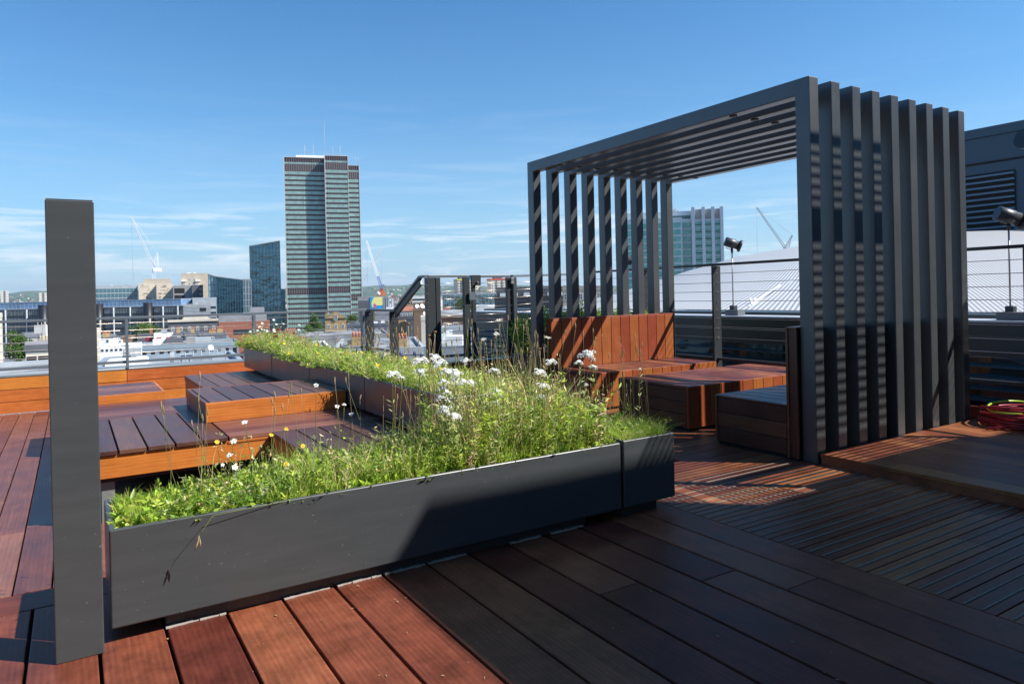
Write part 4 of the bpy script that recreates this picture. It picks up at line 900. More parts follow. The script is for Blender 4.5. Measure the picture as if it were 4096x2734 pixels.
# --- tall office tower with three wings
t = empty('office_tower', (0, 0, GZ), YA_ + .275, label='tallest tower with teal glass bands and dark brown spandrels left of centre', cat='tower'); o0 = W(1287, 640, 480); t.location = (o0.x, o0.y, GZ)
TG = mat('tower_teal_glass', (.33, .53, .47), .4, 0, .35, noise=.25, nscale=.35); TSP = mat('tower_brown_spandrel', (.055, .028, .030), .5, noise=.3, nscale=.5); TFR = mat('tower_mullion', (.36, .30, .30), .6); TCON = mat('tower_pale_edge', (.55, .52, .50), .7)
TLV = mat('tower_top_louvre', (.10, .082, .086), .7)
def wing(px0, px1, pt, dy, depth, nm):
    L, R = W(px0, pt, 480), W(px1, pt, 480); inv = t.matrix_basis.inverted(); l = inv @ Vector((L.x, L.y, GZ)); r = inv @ Vector((R.x, R.y, GZ)); h = (L.z + R.z) / 2 - GZ; x0, x1 = l.x, r.x
    MB().box(x0, x1, dy, dy + depth, 0, h).build('wing', TSP, t); fl = 3.37; n = int((h - 11) / fl)
    nm_ = max(3, round((x1 - x0) / 1.55)); mw = .085
    b_ = MB().box(x0 + .15, x1 - .15, dy - .10, dy - .01, h - 9.2, h - 4.6).build('louvre_band', TLV, t); 
    for k in range(n):
        z = h - 11.6 - fl * k
        MB().box(x0 + .15, x1 - .15, dy - .10, dy - .01, z, z + 2.05).build('window_band', TG if k != 24 else TLV, t)
    MB().box(x0 + .15, x1 - .15, dy - .09, dy - .01, h - 4.4, h - 3.2).build('window_band', TG, t)
    mb = MB()
    for i in range(nm_ + 1): x = x0 + .2 + (x1 - x0 - .4) * i / nm_; mb.box(x - mw, x + mw, dy - .42, dy - .101, 0, h)
    mb.build('mullions', TFR, t); mb = MB(); mb.box(x0 - .35, x0 + .01, dy - .6, dy + .8, 0, h + .3); mb.box(x1 - .01, x1 + .35, dy - .6, dy + .8, 0, h + .3); mb.box(x0 - .3, x1 + .3, dy - .55, dy + depth, h, h + .35); mb.build('edge_trim', TCON, t)
    mb = MB()
    for k in range(n): z = h - 11.6 - fl * k; mb.box(x1 + .36, x1 + .44, dy + 1, dy + depth, z, z + 2.05)
    mb.build('side_glazing', TG, t)
    return x0, x1, h
wing(1136, 1297, (628), 6, 18, ''); x0, x1, h = wing(1299, 1391, (621), 0, 24, ''); wing(1393, 1439, (652), 4, 16, '')
MB().box(-17, 12, 12, 22, h, h + 2.2).build('plant_box', WHITE, t)
for px, y0, y1, r in ((1297, 483, 620, .28), (1219, 578, 620, .45), (1253, 576, 620, .35), (1331, 582, 620, .35), (1360, 583, 620, .5), (1422, 630, 655, .3), (1434, 630, 655, .3)):
    a = t.matrix_basis.inverted() @ W(px, y0, 495); b_ = t.matrix_basis.inverted() @ W(px, y1, 495); MB().tube([b_, b_.lerp(a, .5), a], [r * .6, r * .4, r * .2], 5).build('antenna', TCON, t)
# --- dark glass blocks
GLASSF = mat('rippled_dark_glass', (.10, .17, .20), .05, .8, .8, bump=.8, bscale=.16, bdist=1.2)
def slant(name, label, px0, px1, yl, yr, D, depth, gm, nx, nz, fin=CM['bluegrey'], yaw=0, sidepx=None):
    L, R = W(px0, yl, D), W(px1, yr, D); c = (L + R) / 2; ang = math.atan2(CX - (px0 + px1) / 2, F_); w = (R - L).length * math.cos(ang); t = empty(name, (c.x, c.y, GZ), YA_ + yaw + ang, label=label, cat='building'); hl, hr = L.z - GZ, R.z - GZ
    mb = MB(); mb.V = [(-w / 2, 0, 0), (w / 2, 0, 0), (w / 2, depth, 0), (-w / 2, depth, 0), (-w / 2, 0, hl), (w / 2, 0, hr), (w / 2, depth, hr), (-w / 2, depth, hl)]
    for f in ((0, 3, 2, 1), (4, 5, 6, 7), (0, 1, 5, 4), (1, 2, 6, 5), (2, 3, 7, 6), (3, 0, 4, 7)): mb.face(f)
    mb.build('glass_volume', gm, t); mb = MB()
    for i in range(nx + 1):
        x = -w / 2 + w * i / nx; hh = hl + (hr - hl) * i / nx; mb.box(x - .14, x + .14, -.35, -.01, 0, hh + .2)
    mb.build('fins', fin, t); mb = MB()
    for j in range(nz): z = min(hl, hr) - 1 - 3.7 * j; mb.box(-w / 2, w / 2, -.12, -.011, z, z + .35)
    mb.build('floor_edges', fin, t); mb = MB().bar((-w / 2, -.2, hl + .15), (w / 2, -.2, hr + .15), .5); mb.build('roof_edge', CM['lgrey'], t); return t
FIND = mat('petrol_fin', (.02, .075, .11), .4)
slant('glass_office', 'dark rippled glass block with a slanted roof just left of the tall tower', 999, 1118, 985, 961, 440, 26, GLASSF, 9, 18, FIND)
slant('glass_office', 'low dark blue glass block with coloured fins stepping down beside the beige flats', 866, 970, 1106, 1118, 400, 24, GLASSD, 10, 14, FIND)
slant('glass_office', 'pale reflective glass end bay joined to the low dark blue glass block', 834, 866, 1097, 1106, 398, 24, mat('sky_glass', (.20, .36, .42), .08, 0, 1.0), 3, 6, FIND)
slant('glass_office', 'small grey blue glass link between the two dark glass blocks', 970, 1004, 1118, 1118, 415, 20, mat('grey_link_glass', (.10, .17, .20), .1, 0, 1.0), 3, 8, CM['lgrey'])
slant('glass_office', 'narrow dark glass block in the gap beside the tall tower', 1122, 1140, 1154, 1156, 455, 20, GLASSD, 3, 8, FIND)
# --- flats behind
t, w, h = B('flats', 'beige tower block with white balconies behind the stepped glass building', 724, 834, (1093, 1096), 520, 16, 'beige'); win(t, w, h, 2, 8, 1.8, 1.6, 3.5, 3.1, x0=-w / 2 + 4, x1=w / 2 - 8); bands(t, w, h, 8, 3.1, 1.1, 4.6, CM['white'], -1.2, 'balcony', -w / 2, -w / 2 + 3.4); units(t, w, h, 16, 2)
bands(t, w, h, 8, 3.1, 1.1, 4.6, CM['white'], -1.2, 'balcony', w / 2 - 9, w / 2 - 5.6)
t, w, h = B('flats', 'top of a low beige tower block behind the base of the white crane', 574, 682, (1115, 1118), 540, 16, 'beige'); bands(t, w, h, 4, 3.1, 1.2, 4.0, CM['white'], -1.1, 'balcony', -w / 2, -w / 2 + 5); win(t, w, h, 5, 3, 1.6, 1.5, 3.4, 3.1, x0=-w / 2 + 6)
for a, b_, lb in ((555, 625, 'cream stone clad block under the white crane, left of a narrow dark slot'), (628, 692, 'cream stone clad block right of the narrow dark slot under the crane')):
    t, w, h = B('stone_block', lb, a, b_, 1136, 420, 18, 'stone'); mb = MB()
    for q in range(34): x = random.uniform(-w / 2 + .2, w / 2 - 2.6); z = h - 1 - 1.0 * random.randint(0, 13); mb.box(x, x + random.uniform(1, 2.4), -.05, -.004, z, z + .9)
    mb.build('stone_patches', CM['beige'] if 'beige_dark' not in CM else CM['beige'], t)
t, w, h = B('office', 'glass office with white floor lines to the left of the cream stone blocks', 300, 553, (1147, 1140), 425, 20, 'lgrey'); bands(t, w, h, 5, 3.0, 2.4, 1.6, mat('office_glass_teal', (.06, .14, .17), .1, 0, 1.0), mull=16); units(t, w, h, 20, 4)
t, w, h = B('construction_site', 'half demolished grey concrete frame between the stone blocks and the beige flats', 693, 768, 1144, 415, 16, 'grey'); bands(t, w, h, 3, 4.0, 3.0, 1.2, BLACK, name='opening', x0=-w / 2 + .5, x1=w / 2 - 4); units(t, w, h, 16, 5)
t, w, h = B('block_mass', 'dark grey clad block with a glazed slot right of the construction site', 768, 812, 1141, 412, 14, 'dgrey'); bands(t, w, h, 6, 3.2, 1.4, 1.4, WG, x0=w / 2 - 2.2, x1=w / 2 - .4)
# --- long louvred office
t = empty('long_office', (0, 0, GZ), YA_, label='long low office with louvred bays, dark drum towers and blue glass top floor', cat='building'); a = W(350, 1232, 370); t.location = (a.x, a.y, GZ); inv = t.matrix_basis.inverted(); lx = lambda px: (inv @ W(px, 1230, 370)).x; h = a.z - GZ
MB().box(lx(-260), lx(736), 0, 22, 0, h).build('wall', CM['dgrey'], t); MB().box(lx(-260), lx(736), -.6, 22, h, h + .5).build('roof_edge', CM['lgrey'], t)
MB().box(lx(-260), lx(714), 3, 20, h + .51, h + 3.7).build('blue_top_floor', mat('bright_blue_glass', (.20, .33, .50), .15, 0, .6, noise=.35, nscale=.2), t)
mb = MB(); 
for i in range(60): x = lx(-260) + (lx(714) - lx(-260)) * i / 60; mb.box(x - .08, x + .08, 2.9, 2.999, h + .5, h + 3.8)
mb.box(lx(-260), lx(714), 2.88, 2.99, h + 2.1, h + 2.2); mb.box(lx(-260), lx(714), 2.8, 20.2, h + 3.71, h + 3.95); mb.build('top_floor_frame', CM['lgrey'], t)
TW = mat('office_green_glass', (.035, .075, .075), .12, 0, 1.0, noise=.5, nscale=.25)
for bay in ((-120, 25), (28, 108), (115, 165), (418, 456), (459, 521), (528, 581), (617, 653), (657, 712)):
    xa, xb = lx(bay[0]) + .3, lx(bay[1]) - .3
    for k in range(6): z = h - 3.3 - 3.72 * k; mb = MB().box(xa, xb, -.2, -.01, z, z + 2.9); n = 6; [mb.box(xa + (xb - xa) * i / 5 - .06, xa + (xb - xa) * i / 5 + .06, -.28, -.201, z, z + 2.9, 1) for i in range(6)]; [mb.box(xa, xb, -.9, -.6, z + .4 + .6 * i, z + .53 + .6 * i, 1) for i in range(4)]; mb.build('louvred_bay', [TW, CM['lgrey']], t)
for px in (26, 111, 458, 524, 655, 714): 
    MB().tube([(lx(px), -.9, 0), (lx(px), -.9, h)], .4, 8).build('column', CM['lgrey'], t)
for px in (180, 400, 598): MB().tube([(lx(px), -1.5, 0), (lx(px), -1.5, h + 2.3)], 2.25, 20).build('drum_tower', mat('drum_dark', (.012, .013, .017), .4) if px == 180 else bpy.data.materials['drum_dark'], t)
t, w, h = B('louvred_block', 'grey louvred plant block with a slatted grille at the right end of the long office', 733, 842, (1220, 1218), 355, 16, 'grey')
mb = MB(); [mb.box(-w / 2, w / 2, -.15, -.01, h - .6 - .7 * i, h - .2 - .7 * i) for i in range(22)]; mb.build('slats', CM['lgrey'], t); MB().box(w / 2 - 5, w / 2 - 2, -.25, -.16, h - 3.2, h - 1.6).build('grille', BLACK, t); units(t, w, h, 16, 3)
t, w, h = B('white_block', 'pale grey boxy rooftop block behind the louvred plant block', 770, 866, (1193, 1191), 380, 12, 'lgrey'); bands(t, w, h, 5, 3, 1.4, 4.4, WG, x0=w / 2 - 5)
# --- middle distance left
t, w, h = B('mansard_terrace', 'dark grey mansard building with two rows of small windows and a curved parapet', 675, 872, (1293, 1285), 285, 12, 'dgrey', roof='lead'); win(t, w, h, 6, 2, 1.1, 1.7, 1.6, 4.2); 
MB().box(-w / 2 - .3, w / 2 + .3, -.5, .5, h + .36, h + 1.3).build('cornice', CM['cream'], t); mb = MB(); n = 14; b0 = 0; mb.V = [(w * .05 + 5 * math.cos(math.pi * i / n), y, h + 1.3 + 1.9 * math.sin(math.pi * i / n)) for y in (-.4, .1) for i in range(n + 1)]
for i in range(n): mb.face((i, i + 1, n + 2 + i, n + 1 + i))
mb.face(tuple(range(n + 1))); mb.face(tuple(range(n + 1, 2 * n + 2))[::-1]); mb.build('curved_gable', CM['cream'], t)
t, w, h = B('white_house', 'white rendered house with two small red framed windows', 616, 694, 1339, 205, 9, 'white'); win(t, w, h, 2, 1, 1.35, 1.0, .7, 3, fm=REDP); units(t, w, h, 9, 1)
t, w, h = B('glazed_house', 'small house with red framed glass doors left of the white house', 550, 615, 1341, 204, 9, 'dgrey'); win(t, w, h, 3, 1, .75, 1.6, .5, 3, fm=REDP, x0=0); chimney(t, 1.5, 5, h, 2, 'red')
t, w, h = B('brick_house', 'plain brown brick house behind the thin railing post at left', 488, 549, 1349, 203, 9, 'brown'); win(t, w, h, 1, 1, 1.2, .8, 1.5, 3)
for i, (a, b_, lb) in enumerate(((694, 738, 'grey slate attic with one white window next to the white house'), (738, 795, 'grey slate attic with one white window, second from the white house'), (795, 905, 'grey slate attic with a long row of orange chimney pots'))):
    t, w, h = B('attic_house', lb, a, b_, 1336, 206, 9, 'slate', roof='lead'); win(t, w, h, 1, 1, .95, 1.3, .7, 3); chimney(t, w / 2 - 1.6, 4.5, h, 5 if i == 2 else 3, 'yellow'); 
    if i == 2: chimney(t, 0, 4.5, h, 6, 'yellow', .8)
t, w, h = B('attic_house', 'low house with two white dormer windows and orange pots beside the tall post', 405, 487, 1352, 200, 9, 'slate', roof='lead'); win(t, w, h, 2, 1, 1.0, 1.4, .6, 3, x0=0, x1=w / 2); chimney(t, -w / 4, 3, h, 5, 'yellow'); chimney(t, -w / 2 + .8, 6, h, 3, 'yellow')
t, w, h = B('brick_tower', 'narrow pale brick stack with wall pipes right of the tall post', 385, 403, 1318, 150, 3, 'cream')
t, w, h = B('white_terrace', 'white painted rooftop storey with a band of windows near the railing', 400, 492, 1378, 130, 12, 'white'); win(t, w, h, 5, 1, .55, .55, .7, 3, bars=False); units(t, w, h, 12, 4, 'white', (.8, 1.6))
t, w, h = B('white_shed', 'white corrugated rooftop shed behind the railing post', 489, 568, 1384, 112, 5, 'white'); mb = MB(); [mb.box(-w / 2 + w * i / 16, -w / 2 + w * i / 16 + .06, -.06, -.005, h - 2.4, h - .1) for i in range(1, 16)]; mb.build('ribs', CM['lgrey'], t)
t, w, h = B('metal_building', 'long blue grey metal clad building with a row of small dark windows', 566, 960, (1386, 1376), 128, 12, 'bluegrey'); win(t, w, h, 12, 1, .62, 1.0, .75, 3, fm=BLACK, gm=BLACK, bars=False); mb = MB(); [mb.box(-w / 2, w / 2, -.04, -.004, h - .9 - .45 * i, h - .86 - .45 * i) for i in range(6)]; mb.build('panel_lines', CM['dgrey'], t); units(t, w, h, 12, 6)
def dish(px, py, D, r, label):
    p = W(px, py, D); t = empty('satellite_dish', (p.x, p.y, p.z - r * 1.5), label=label, cat='satellite dish'); c = Vector((0, 0, r * 1.5)); d = Vector((.3, -.85, .35)).normalized()
    MB().tube([c - d * r * .3, c - d * r * .15, c], [r * .25, r * .75, r], 18, cap=True).build('dish', WHITE, t); MB().tube([(0, 0, 0), c], r * .06, 6).build('mast', CM['grey'], t)
dish(844, 1390, 120, .52, 'round white satellite dish on the blue grey metal clad building'); 
for px, py, D, r, lb in ((1670, 1226, 160, .6, 'left one of two white dishes on the brick roof left of the gate'), (1690, 1224, 160, .6, 'right one of two white dishes on the brick roof left of the gate'), (1699, 1254, 150, .45, 'small white dish on the brick wall left of the gate')): dish(px, py, D, r, lb)
# grey handrails on that roof
t, w, h = B('flat_roof_building', 'near flat grey roof with handrails just beyond the left parapet', -260, 420, (1520, 1508), 46, 12, 'lgrey', zb=GZ); units(t, w, h, 12, 5, s=(.6, 1.2))
t, w, h = B('flat_roof_building', 'near pale roof with a raised white upstand right of the tall post', 384, 980, (1478, 1464), 50, 10, 'bluegrey'); units(t, w, h, 10, 4, s=(.4, .9)); MB().box(-w / 2 + .5, -w / 2 + 3.2, 3, 8, h, h + .35).build('upstand', WHITE, t)
HR = CM['lgrey']
for k_, (xa, xb) in enumerate(((-w / 2 + 5, 0), (1, w / 2 - 1))):
    mb = MB(); 
    for zz in (.5, 1.0): mb.tube([(xa, 2, h + zz), (xb, 2, h + zz)], .03, 5)
    for i in range(6): x = xa + (xb - xa) * i / 5; mb.tube([(x, 2, h), (x, 2, h + 1.0)], .03, 5)
    mb.build('roof_handrail', HR, t)
t, w, h = B('plant_house', 'stone rooftop plant house with two dark grilles left of the tall post', 103, 196, 1400, 95, 8, 'cream'); win(t, w, h, 2, 1, 1.1, .8, .8, 3, fm=BLACK, gm=BLACK, bars=False); MB().box(-w / 2 - .2, w / 2 + .2, -.3, 8, h, h + .75).build('dark_fascia', CM['dgrey'], t); MB().box(-w / 2 - .1, w / 2 + .1, -.2, 7.9, h + .76, h + .9).build('lead_roof', CM['lead'], t)
t, w, h = B('stone_stack', 'pale stone building end at the very left edge of the picture', -60, 9, 1262, 120, 14, 'cream')
t, w, h = B('stone_stack', 'brown stone chimney block with phone masts left of the tall post', 160, 205, 1352, 130, 6, 'beige')
for px, y0, y1, wd_ in ((151, 1300, 1332, 1.0), (166, 1300, 1330, .55), (181, 1298, 1346, .6)):
    p = W(px, y1 + 14, 129); a = W(px, y0, 129); tt_ = empty('phone_mast', (p.x, p.y, p.z), YA_, label={151: 'box shaped white phone mast panel left of the tall post, leftmost of three', 166: 'slim white phone mast panel, middle of three left of the tall post', 181: 'tall white phone mast panel nearest to the tall post'}[px], cat='phone mast')
    H_ = a.z - p.z; MB().box(-wd_ / 2, wd_ / 2, -.2, .2, H_ * .3, H_).build('panel', WHITE, tt_); MB().tube([(0, .1, -1), (0, .1, H_ + .5)], .07, 6).build('mast', CM['grey'], tt_)
# --- centre, below the tall tower
t, w, h = B('brick_office', 'low brick building with a lead mansard and white bands left of the tall tower', 876, 1080, (1292, 1285), 262, 14, 'red', roof='lead'); bands(t, w, h, 1, 4, 1.8, 2.6, WG, x0=-w / 2 + 5); MB().box(-w / 2, w / 2 - 1, .5, 13, h, h + 2.6).build('lead_mansard', CM['lead'], t); MB().box(w * .12, w * .4, 1, 10, h + 2.61, h + 5.4).build('lift_house', CM['lead'], t)
t, w, h = B('gabled_house', 'orange brick gabled house with white arched windows below the tall tower', 1300, 1385, 1272, 215, 11, 'yellow', roof=None); gable(t, w, h, 11, 2.2, 'slate', False); win(t, w, h, 1, 1, 1.1, 1.5, -1.0, 3, x0=-1, x1=1, y=-.35); win(t, w, h, 3, 1, .95, 1.5, 1.9, 3); MB().box(-w / 2 - .1, w / 2 + .1, -.2, -.01, h - 4.3, h - 3.9).build('string_course', WHITE, t); chimney(t, -w / 2 + .4, 6, h, 2, 'yellow')
mb = MB(); mb.V = [(-w / 2, -.31, h), (w / 2, -.31, h), (0, -.31, h + 2.15)]; mb.face((0, 1, 2)); mb.build('gable_wall', CM['yellow'], t)
t, w, h = B('mansard_house', 'dark blue slate mansard with small dormers right of the orange brick gabled house', 1388, 1560, (1300, 1297), 185, 11, 'slate', roof='lead'); win(t, w, h, 8, 1, .7, 1.0, 1.0, 3); units(t, w, h, 11, 5, 'white', (.8, 1.6))
t, w, h = B('brick_house', 'yellow brick end wall beside the slate mansard and the sloping handrail', 1553, 1625, (1292, 1292), 165, 10, 'yellow'); win(t, w, h, 1, 1, .8, 1.0, 3.6, 3)
t, w, h = B('brick_house', 'blocky mauve rendered rooftop storey under the mural building', 1500, 1556, 1252, 240, 8, 'lead'); 
t, w, h = B('brick_office', 'long brown brick roof storey behind the mauve rendered box', 1495, 1640, 1240, 262, 10, 'brown'); units(t, w, h, 10, 5)
t, w, h = B('red_house', 'cream walled house with red tile roof seen through the sloping handrail', 1600, 1650, 1243, 255, 8, 'cream', roof=None); gable(t, w, h, 8, 1.5, 'red'); win(t, w, h, 5, 2, .9, 1.6, .8, 2.7)
t, w, h = B('dark_mansard', 'black slate attic with one white window left of the two heavy gate posts', 1590, 1665, 1272, 190, 9, 'dgrey', roof='lead'); win(t, w, h, 1, 1, 1.2, 1.2, .7, 3, x0=-w / 2 + .3, x1=-w / 2 + 3); 
t, w, h = B('brick_stack', 'brown brick wall carrying satellite dishes left of the two heavy gate posts', 1655, 1712, 1237, 158, 7, 'brown'); chimney(t, 1, 5, h, 3, 'brown'); chimney(t, -w / 2 + .5, 1, h - 3.2, 2, 'brown', 2)
t, w, h = B('plain_house', 'blank cream rendered end wall left of the two heavy gate posts', 1684, 1722, 1273, 130, 9, 'cream'); 
t, w, h = B('mural_building', 'grey block whose end wall carries a blue and yellow mural', 1432, 1552, 1188, 340, 20, 'grey'); x0 = -w / 2 + w * (1480 - 1432) / 120; x1 = -w / 2 + w * (1530 - 1432) / 120
mu = MB().box(x0, x1, -.3, -.02, h - 18, h).build('mural_panel', mat('mural_blue', (.02, .32, .62), .6), t)
def blob(nm, pts, m, y=-.34): 
    mb = MB(); n = len(pts); ww_ = x1 - x0; mb.V = [(x0 + a * ww_, yy, h - b_ * 6.6) for yy in (y, -.301) for a, b_ in pts]; mb.face(tuple(range(n))); [mb.face((i, n + i, n + (i + 1) % n, (i + 1) % n)) for i in range(n)]; mb.build(nm, m, mu)
blob('yellow_shape', [(.32, 0), (1, 0), (1, .60), (.75, .62), (.55, .60), (.42, .66), (.30, .80), (.16, .72), (.10, .5), (.14, .3), (.24, .14)], mat('mural_yellow', (.85, .78, .28), .6)); blob('magenta_shape', [(.34, .42), (.42, .52), (.55, .62), (.46, .72), (.36, .85), (.30, 1.0), (.27, .82), (.26, .58)], mat('mural_magenta', (.50, .12, .38), .6), -.38)
blob('green_shape', [(.20, 1.35), (.30, 1.32), (.34, 1.8), (.18, 1.75)], mat('mural_green', (.42, .72, .02), .6)); MB().box(-w / 2, x0 - .3, -3, -.02, 0, h - 1.5).build('dark_front_bay', CM['dgrey'], t)
mb = MB(); [mb.box(x1 + .4 + i * 1.2, x1 + .9 + i * 1.2, -.3, -.01, 0, h - .2) for i in range(6)]; mb.build('rib', CM['lgrey'], t)
for (a, b_, y, D, dp, mk, nx, nz, ww, wh, lb) in (
    (1551, 1573, 1197, 420, 12, 'white', 1, 5, 1, 1, 'slim pale concrete tower just right of the mural building'),
    (1594, 1650, 1199, 380, 14, 'yellow', 6, 3, 1.0, 1.2, 'blank brown brick block behind the sloping handrail'),
    (1572, 1594, 1205, 470, 12, 'cream', 5, 2, 1.5, 1.2, 'small cream block between the mural building and the sloping handrail'),
    (1648, 1700, 1186, 460, 14, 'white', 9, 4, 1.2, 1.4, 'white modern apartment block left of the brown balcony tower'),
    (1652, 1712, 1214, 350, 12, 'brown', 6, 2, 1.3, 1.5, 'brown brick block below the white modern apartments'),
    (1699, 1748, 1171, 430, 14, 'red', 3, 7, 1.6, 1.8, 'red brown tower with balconies partly behind the heavy gate posts'),
    (1562, 1590, 1184, 900, 14, 'red', 4, 4, 1.8, 1.6, 'distant dark red brick block right of the orange crane base'),
    (1596, 1628, 1188, 880, 14, 'dgrey', 4, 3, 1.8, 1.6, 'distant dark blue block right of the red brick block'),
    (1766, 1786, 1164, 800, 10, 'white', 4, 8, 1.4, 1.2, 'white striped block seen through the gate at left'),
    (1808, 1829, 1172, 780, 10, 'white', 4, 6, 1.4, 1.2, 'small white concrete block seen through the gate beside the yellow topped tower'),
    (1784, 1812, 1184, 700, 10, 'cream', 4, 3, 1.4, 1.2, 'low cream block between two white blocks seen through the gate'),
    (1905, 1978, 1225, 235, 16, 'white', 0, 0, 1, 1, 'white building with teal glazing seen through the gate'),
    (1765, 1880, 1268, 165, 14, 'brown', 3, 1, 1.2, 1.4, 'brick building with a broad grey roof seen through the gate'),
    (1905, 1970, 1290, 150, 12, 'slate', 3, 1, .9, 1.2, 'slate roofed building with a red gable seen through the gate'),
    (1768, 1880, 1318, 105, 8, 'lgrey', 1, 1, 1.0, 1.1, 'grey roughcast rooftop with one white window seen through the gate')):
    t, w, h = B('city_block', lb, a, b_, y, D, dp, mk)
    if nx: win(t, w, h, nx, nz, ww, wh, 1.2, 3.1, bars=D < 300)
    if 'teal glazing' in lb: bands(t, w, h, 3, 3.9, 2.0, 4.2, mat('teal_glazing', (.02, .20, .20), .1, 0, 1.0), mull=8); MB().box(-w / 2, w / 2, -1.2, 0, h - 1.2, h + .3).build('white_canopy', WHITE, t)
    if 'broad grey roof' in lb: gable(t, w, h, 14, 1.6, 'roof'); chimney(t, -w / 3, 12, h, 5, 'brown')
    if 'red gable' in lb: gable(t, w, h, 12, 1.6, 'slate'); g_ = MB(); g_.V = [(-1.6, -.9, h - 1.2), (1.6, -.9, h - 1.2), (0, -.9, h + 2.6), (-1.6, 5, h - 1.2), (1.6, 5, h - 1.2), (0, 5, h + 2.6)]; [g_.face(f) for f in ((0, 1, 2), (1, 4, 5, 2), (0, 2, 5, 3), (4, 3, 5))]; g_.build('red_gable', CM['red'], t)
# high-rise pair
for a, b_, y, c1_, lb, D in ((1830, 1875, 1122, (.62, .55, .08), 'high rise flats with a yellow edged roof seen through the gate', 760), (1846, 1924, 1119, (.02, .28, .60), 'high rise flats with a blue edged roof seen through the gate', 790), (1962, 2032, 1120, (.60, .07, .04), 'high rise flats with a red edged roof left of the near pergola post', 780)):
    t, w, h = B('high_rise', lb, a, b_, y, D, 18, 'cream', yaw=.25); mb = MB().box(-w / 2 - .5, w / 2 + .5, -.5, 18.5, h + .36, h + 1.8); mb.build('roof_edge', mat('roof_edge_paint', c1_, .6), t); win(t, w, h, 6, 12, 1.7, 1.5, 2.4, 2.9, bars=False); MB().box(-w / 4, w / 4, 5, 12, h + 1.81, h + 5).build('tank_room', CM['dgrey'], t)
    mb = MB(); [mb.box(x - .3, x + .3, -.6, -.01, 0, h) for x in (-w / 6, w / 6)]; mb.build('service_stack', CM['dgrey'], t)
# mirror glass and dark brown office
t, w, h = B('mirror_office', 'mirror glass office reflecting trees seen through the gate', 1770, 1985, (1176, 1173), 300, 20, 'lgrey'); MB().box(-w / 2, w / 2, -.3, -.01, 0, h - .4).build('mirror_glass', mat('mirror_glass', (.28, .34, .33), .05, .8, .8, bump=.8, bscale=.3, bdist=.9), t)
mb = MB(); [mb.box(-w / 2 + w * i / 14 - .06, -w / 2 + w * i / 14 + .06, -.4, -.301, 0, h) for i in range(15)]; mb.build('glazing_bars', CM['lgrey'], t)
t, w, h = B('brown_office', 'dark brown concrete office with a lead mansard behind the first pergola posts', 1978, 2330, (1188, 1182), 170, 20, 'dk', roof='lead')
MB().box(-w / 2 + .5, w / 2 - .5, .6, 19, h, h + 2.4).build('mansard', mat('lead_mansard_dark', (.10, .10, .11), .6), t)
for k in range(7):
    xx = -w / 2 + 2 + k * (w - 4) / 6; MB().box(xx - .7, xx + .7, -.1, 1.2, h + .1, h + .95).build('dormer', WHITE, t)
for j in range(5):
    mb = MB(); z = h - 2.3 - 2.2 * j; n = 30; [mb.box(-w / 2 + w * (i + .25) / n, -w / 2 + w * (i + .8) / n, -.06, -.005, z, z + 1.35) for i in range(n)]; mb.build('window_row', WG, t)
t, w, h = B('stone_office', 'beige stone office seen between the pergola posts', 2250, 2420, 1150, 150, 16, 'beige'); win(t, w, h, 6, 4, 1.0, 1.3, 1.2, 2.8)
t, w, h = B('metal_shed', 'pale grey ribbed metal rooftop shed between the gate and the first pergola post', 1880, 2120, (1325, 1320), 62, 14, 'bluegrey'); mb = MB(); [mb.box(-w / 2 + w * i / 26, -w / 2 + w * i / 26 + .05, -.07, -.005, h - 2.6, h - .1) for i in range(1, 26)]; mb.build('ribs', CM['lgrey'], t)
for a, b_, y, D, dp, mk, lb in ((980, 1330, (1418, 1412), 90, 20, 'white', 'near white parapet roof behind the far end of the side planter'), (1330, 1700, (1410, 1402), 70, 18, 'lgrey', 'near pale flat roof behind the meadow plants'), (1700, 2300, (1412, 1400), 34, 16, 'lgrey', 'nearest pale slatted roof below the gate'),
      (1100, 1560, (1350, 1345), 130, 16, 'roof', 'dark flat roof with grey gables under the orange brick house')):
    t, w, h = B('flat_roof_building', lb, a, b_, y, D, dp, mk); units(t, w, h, dp, 6, s=(.7, 1.8)); [chimney(t, random.uniform(-w / 2 + 2, w / 2 - 2), random.uniform(2, dp - 2), h, 3, 'yellow', 1.0) for q in range(2)]
# hospital
t = empty('hospital_block', (0, 0, GZ), YA_ - .20, label='white and teal hospital tower with vertical white fins seen through the pergola', cat='tower'); a = W(2700, 850, 400); t.location = (a.x, a.y, GZ); inv = t.matrix_basis.inverted(); lx = lambda px: (inv @ W(px, 900, 400)).x; hz = lambda px, py: W(px, py, 400).z - GZ
HT_ = mat('hospital_teal', (.08, .36, .31), .15, 0, .9, noise=.35, nscale=.3); HW = mat('hospital_white', (.58, .63, .66), .5)
MB().box(lx(2480), lx(2776), 9, 30, 0, hz(2730, 838)).build('rear_block', HW, t); MB().box(lx(2680), lx(2764), 8.8, 8.99, hz(2700, 880), hz(2700, 857)).build('dark_recess', mat('recess_teal', (.03, .12, .12), .3), t)
MB().box(lx(2480), lx(2728), 0, 8.7, 0, hz(2700, 870)).build('left_wing', HW, t); MB().box(lx(2729), lx(2765), 3, 8.7, 0, hz(2740, 874)).build('centre_bay', HW, t); MB().box(lx(2766), lx(2886), -1, 28, 0, hz(2830, 838)).build('right_wing', HW, t)
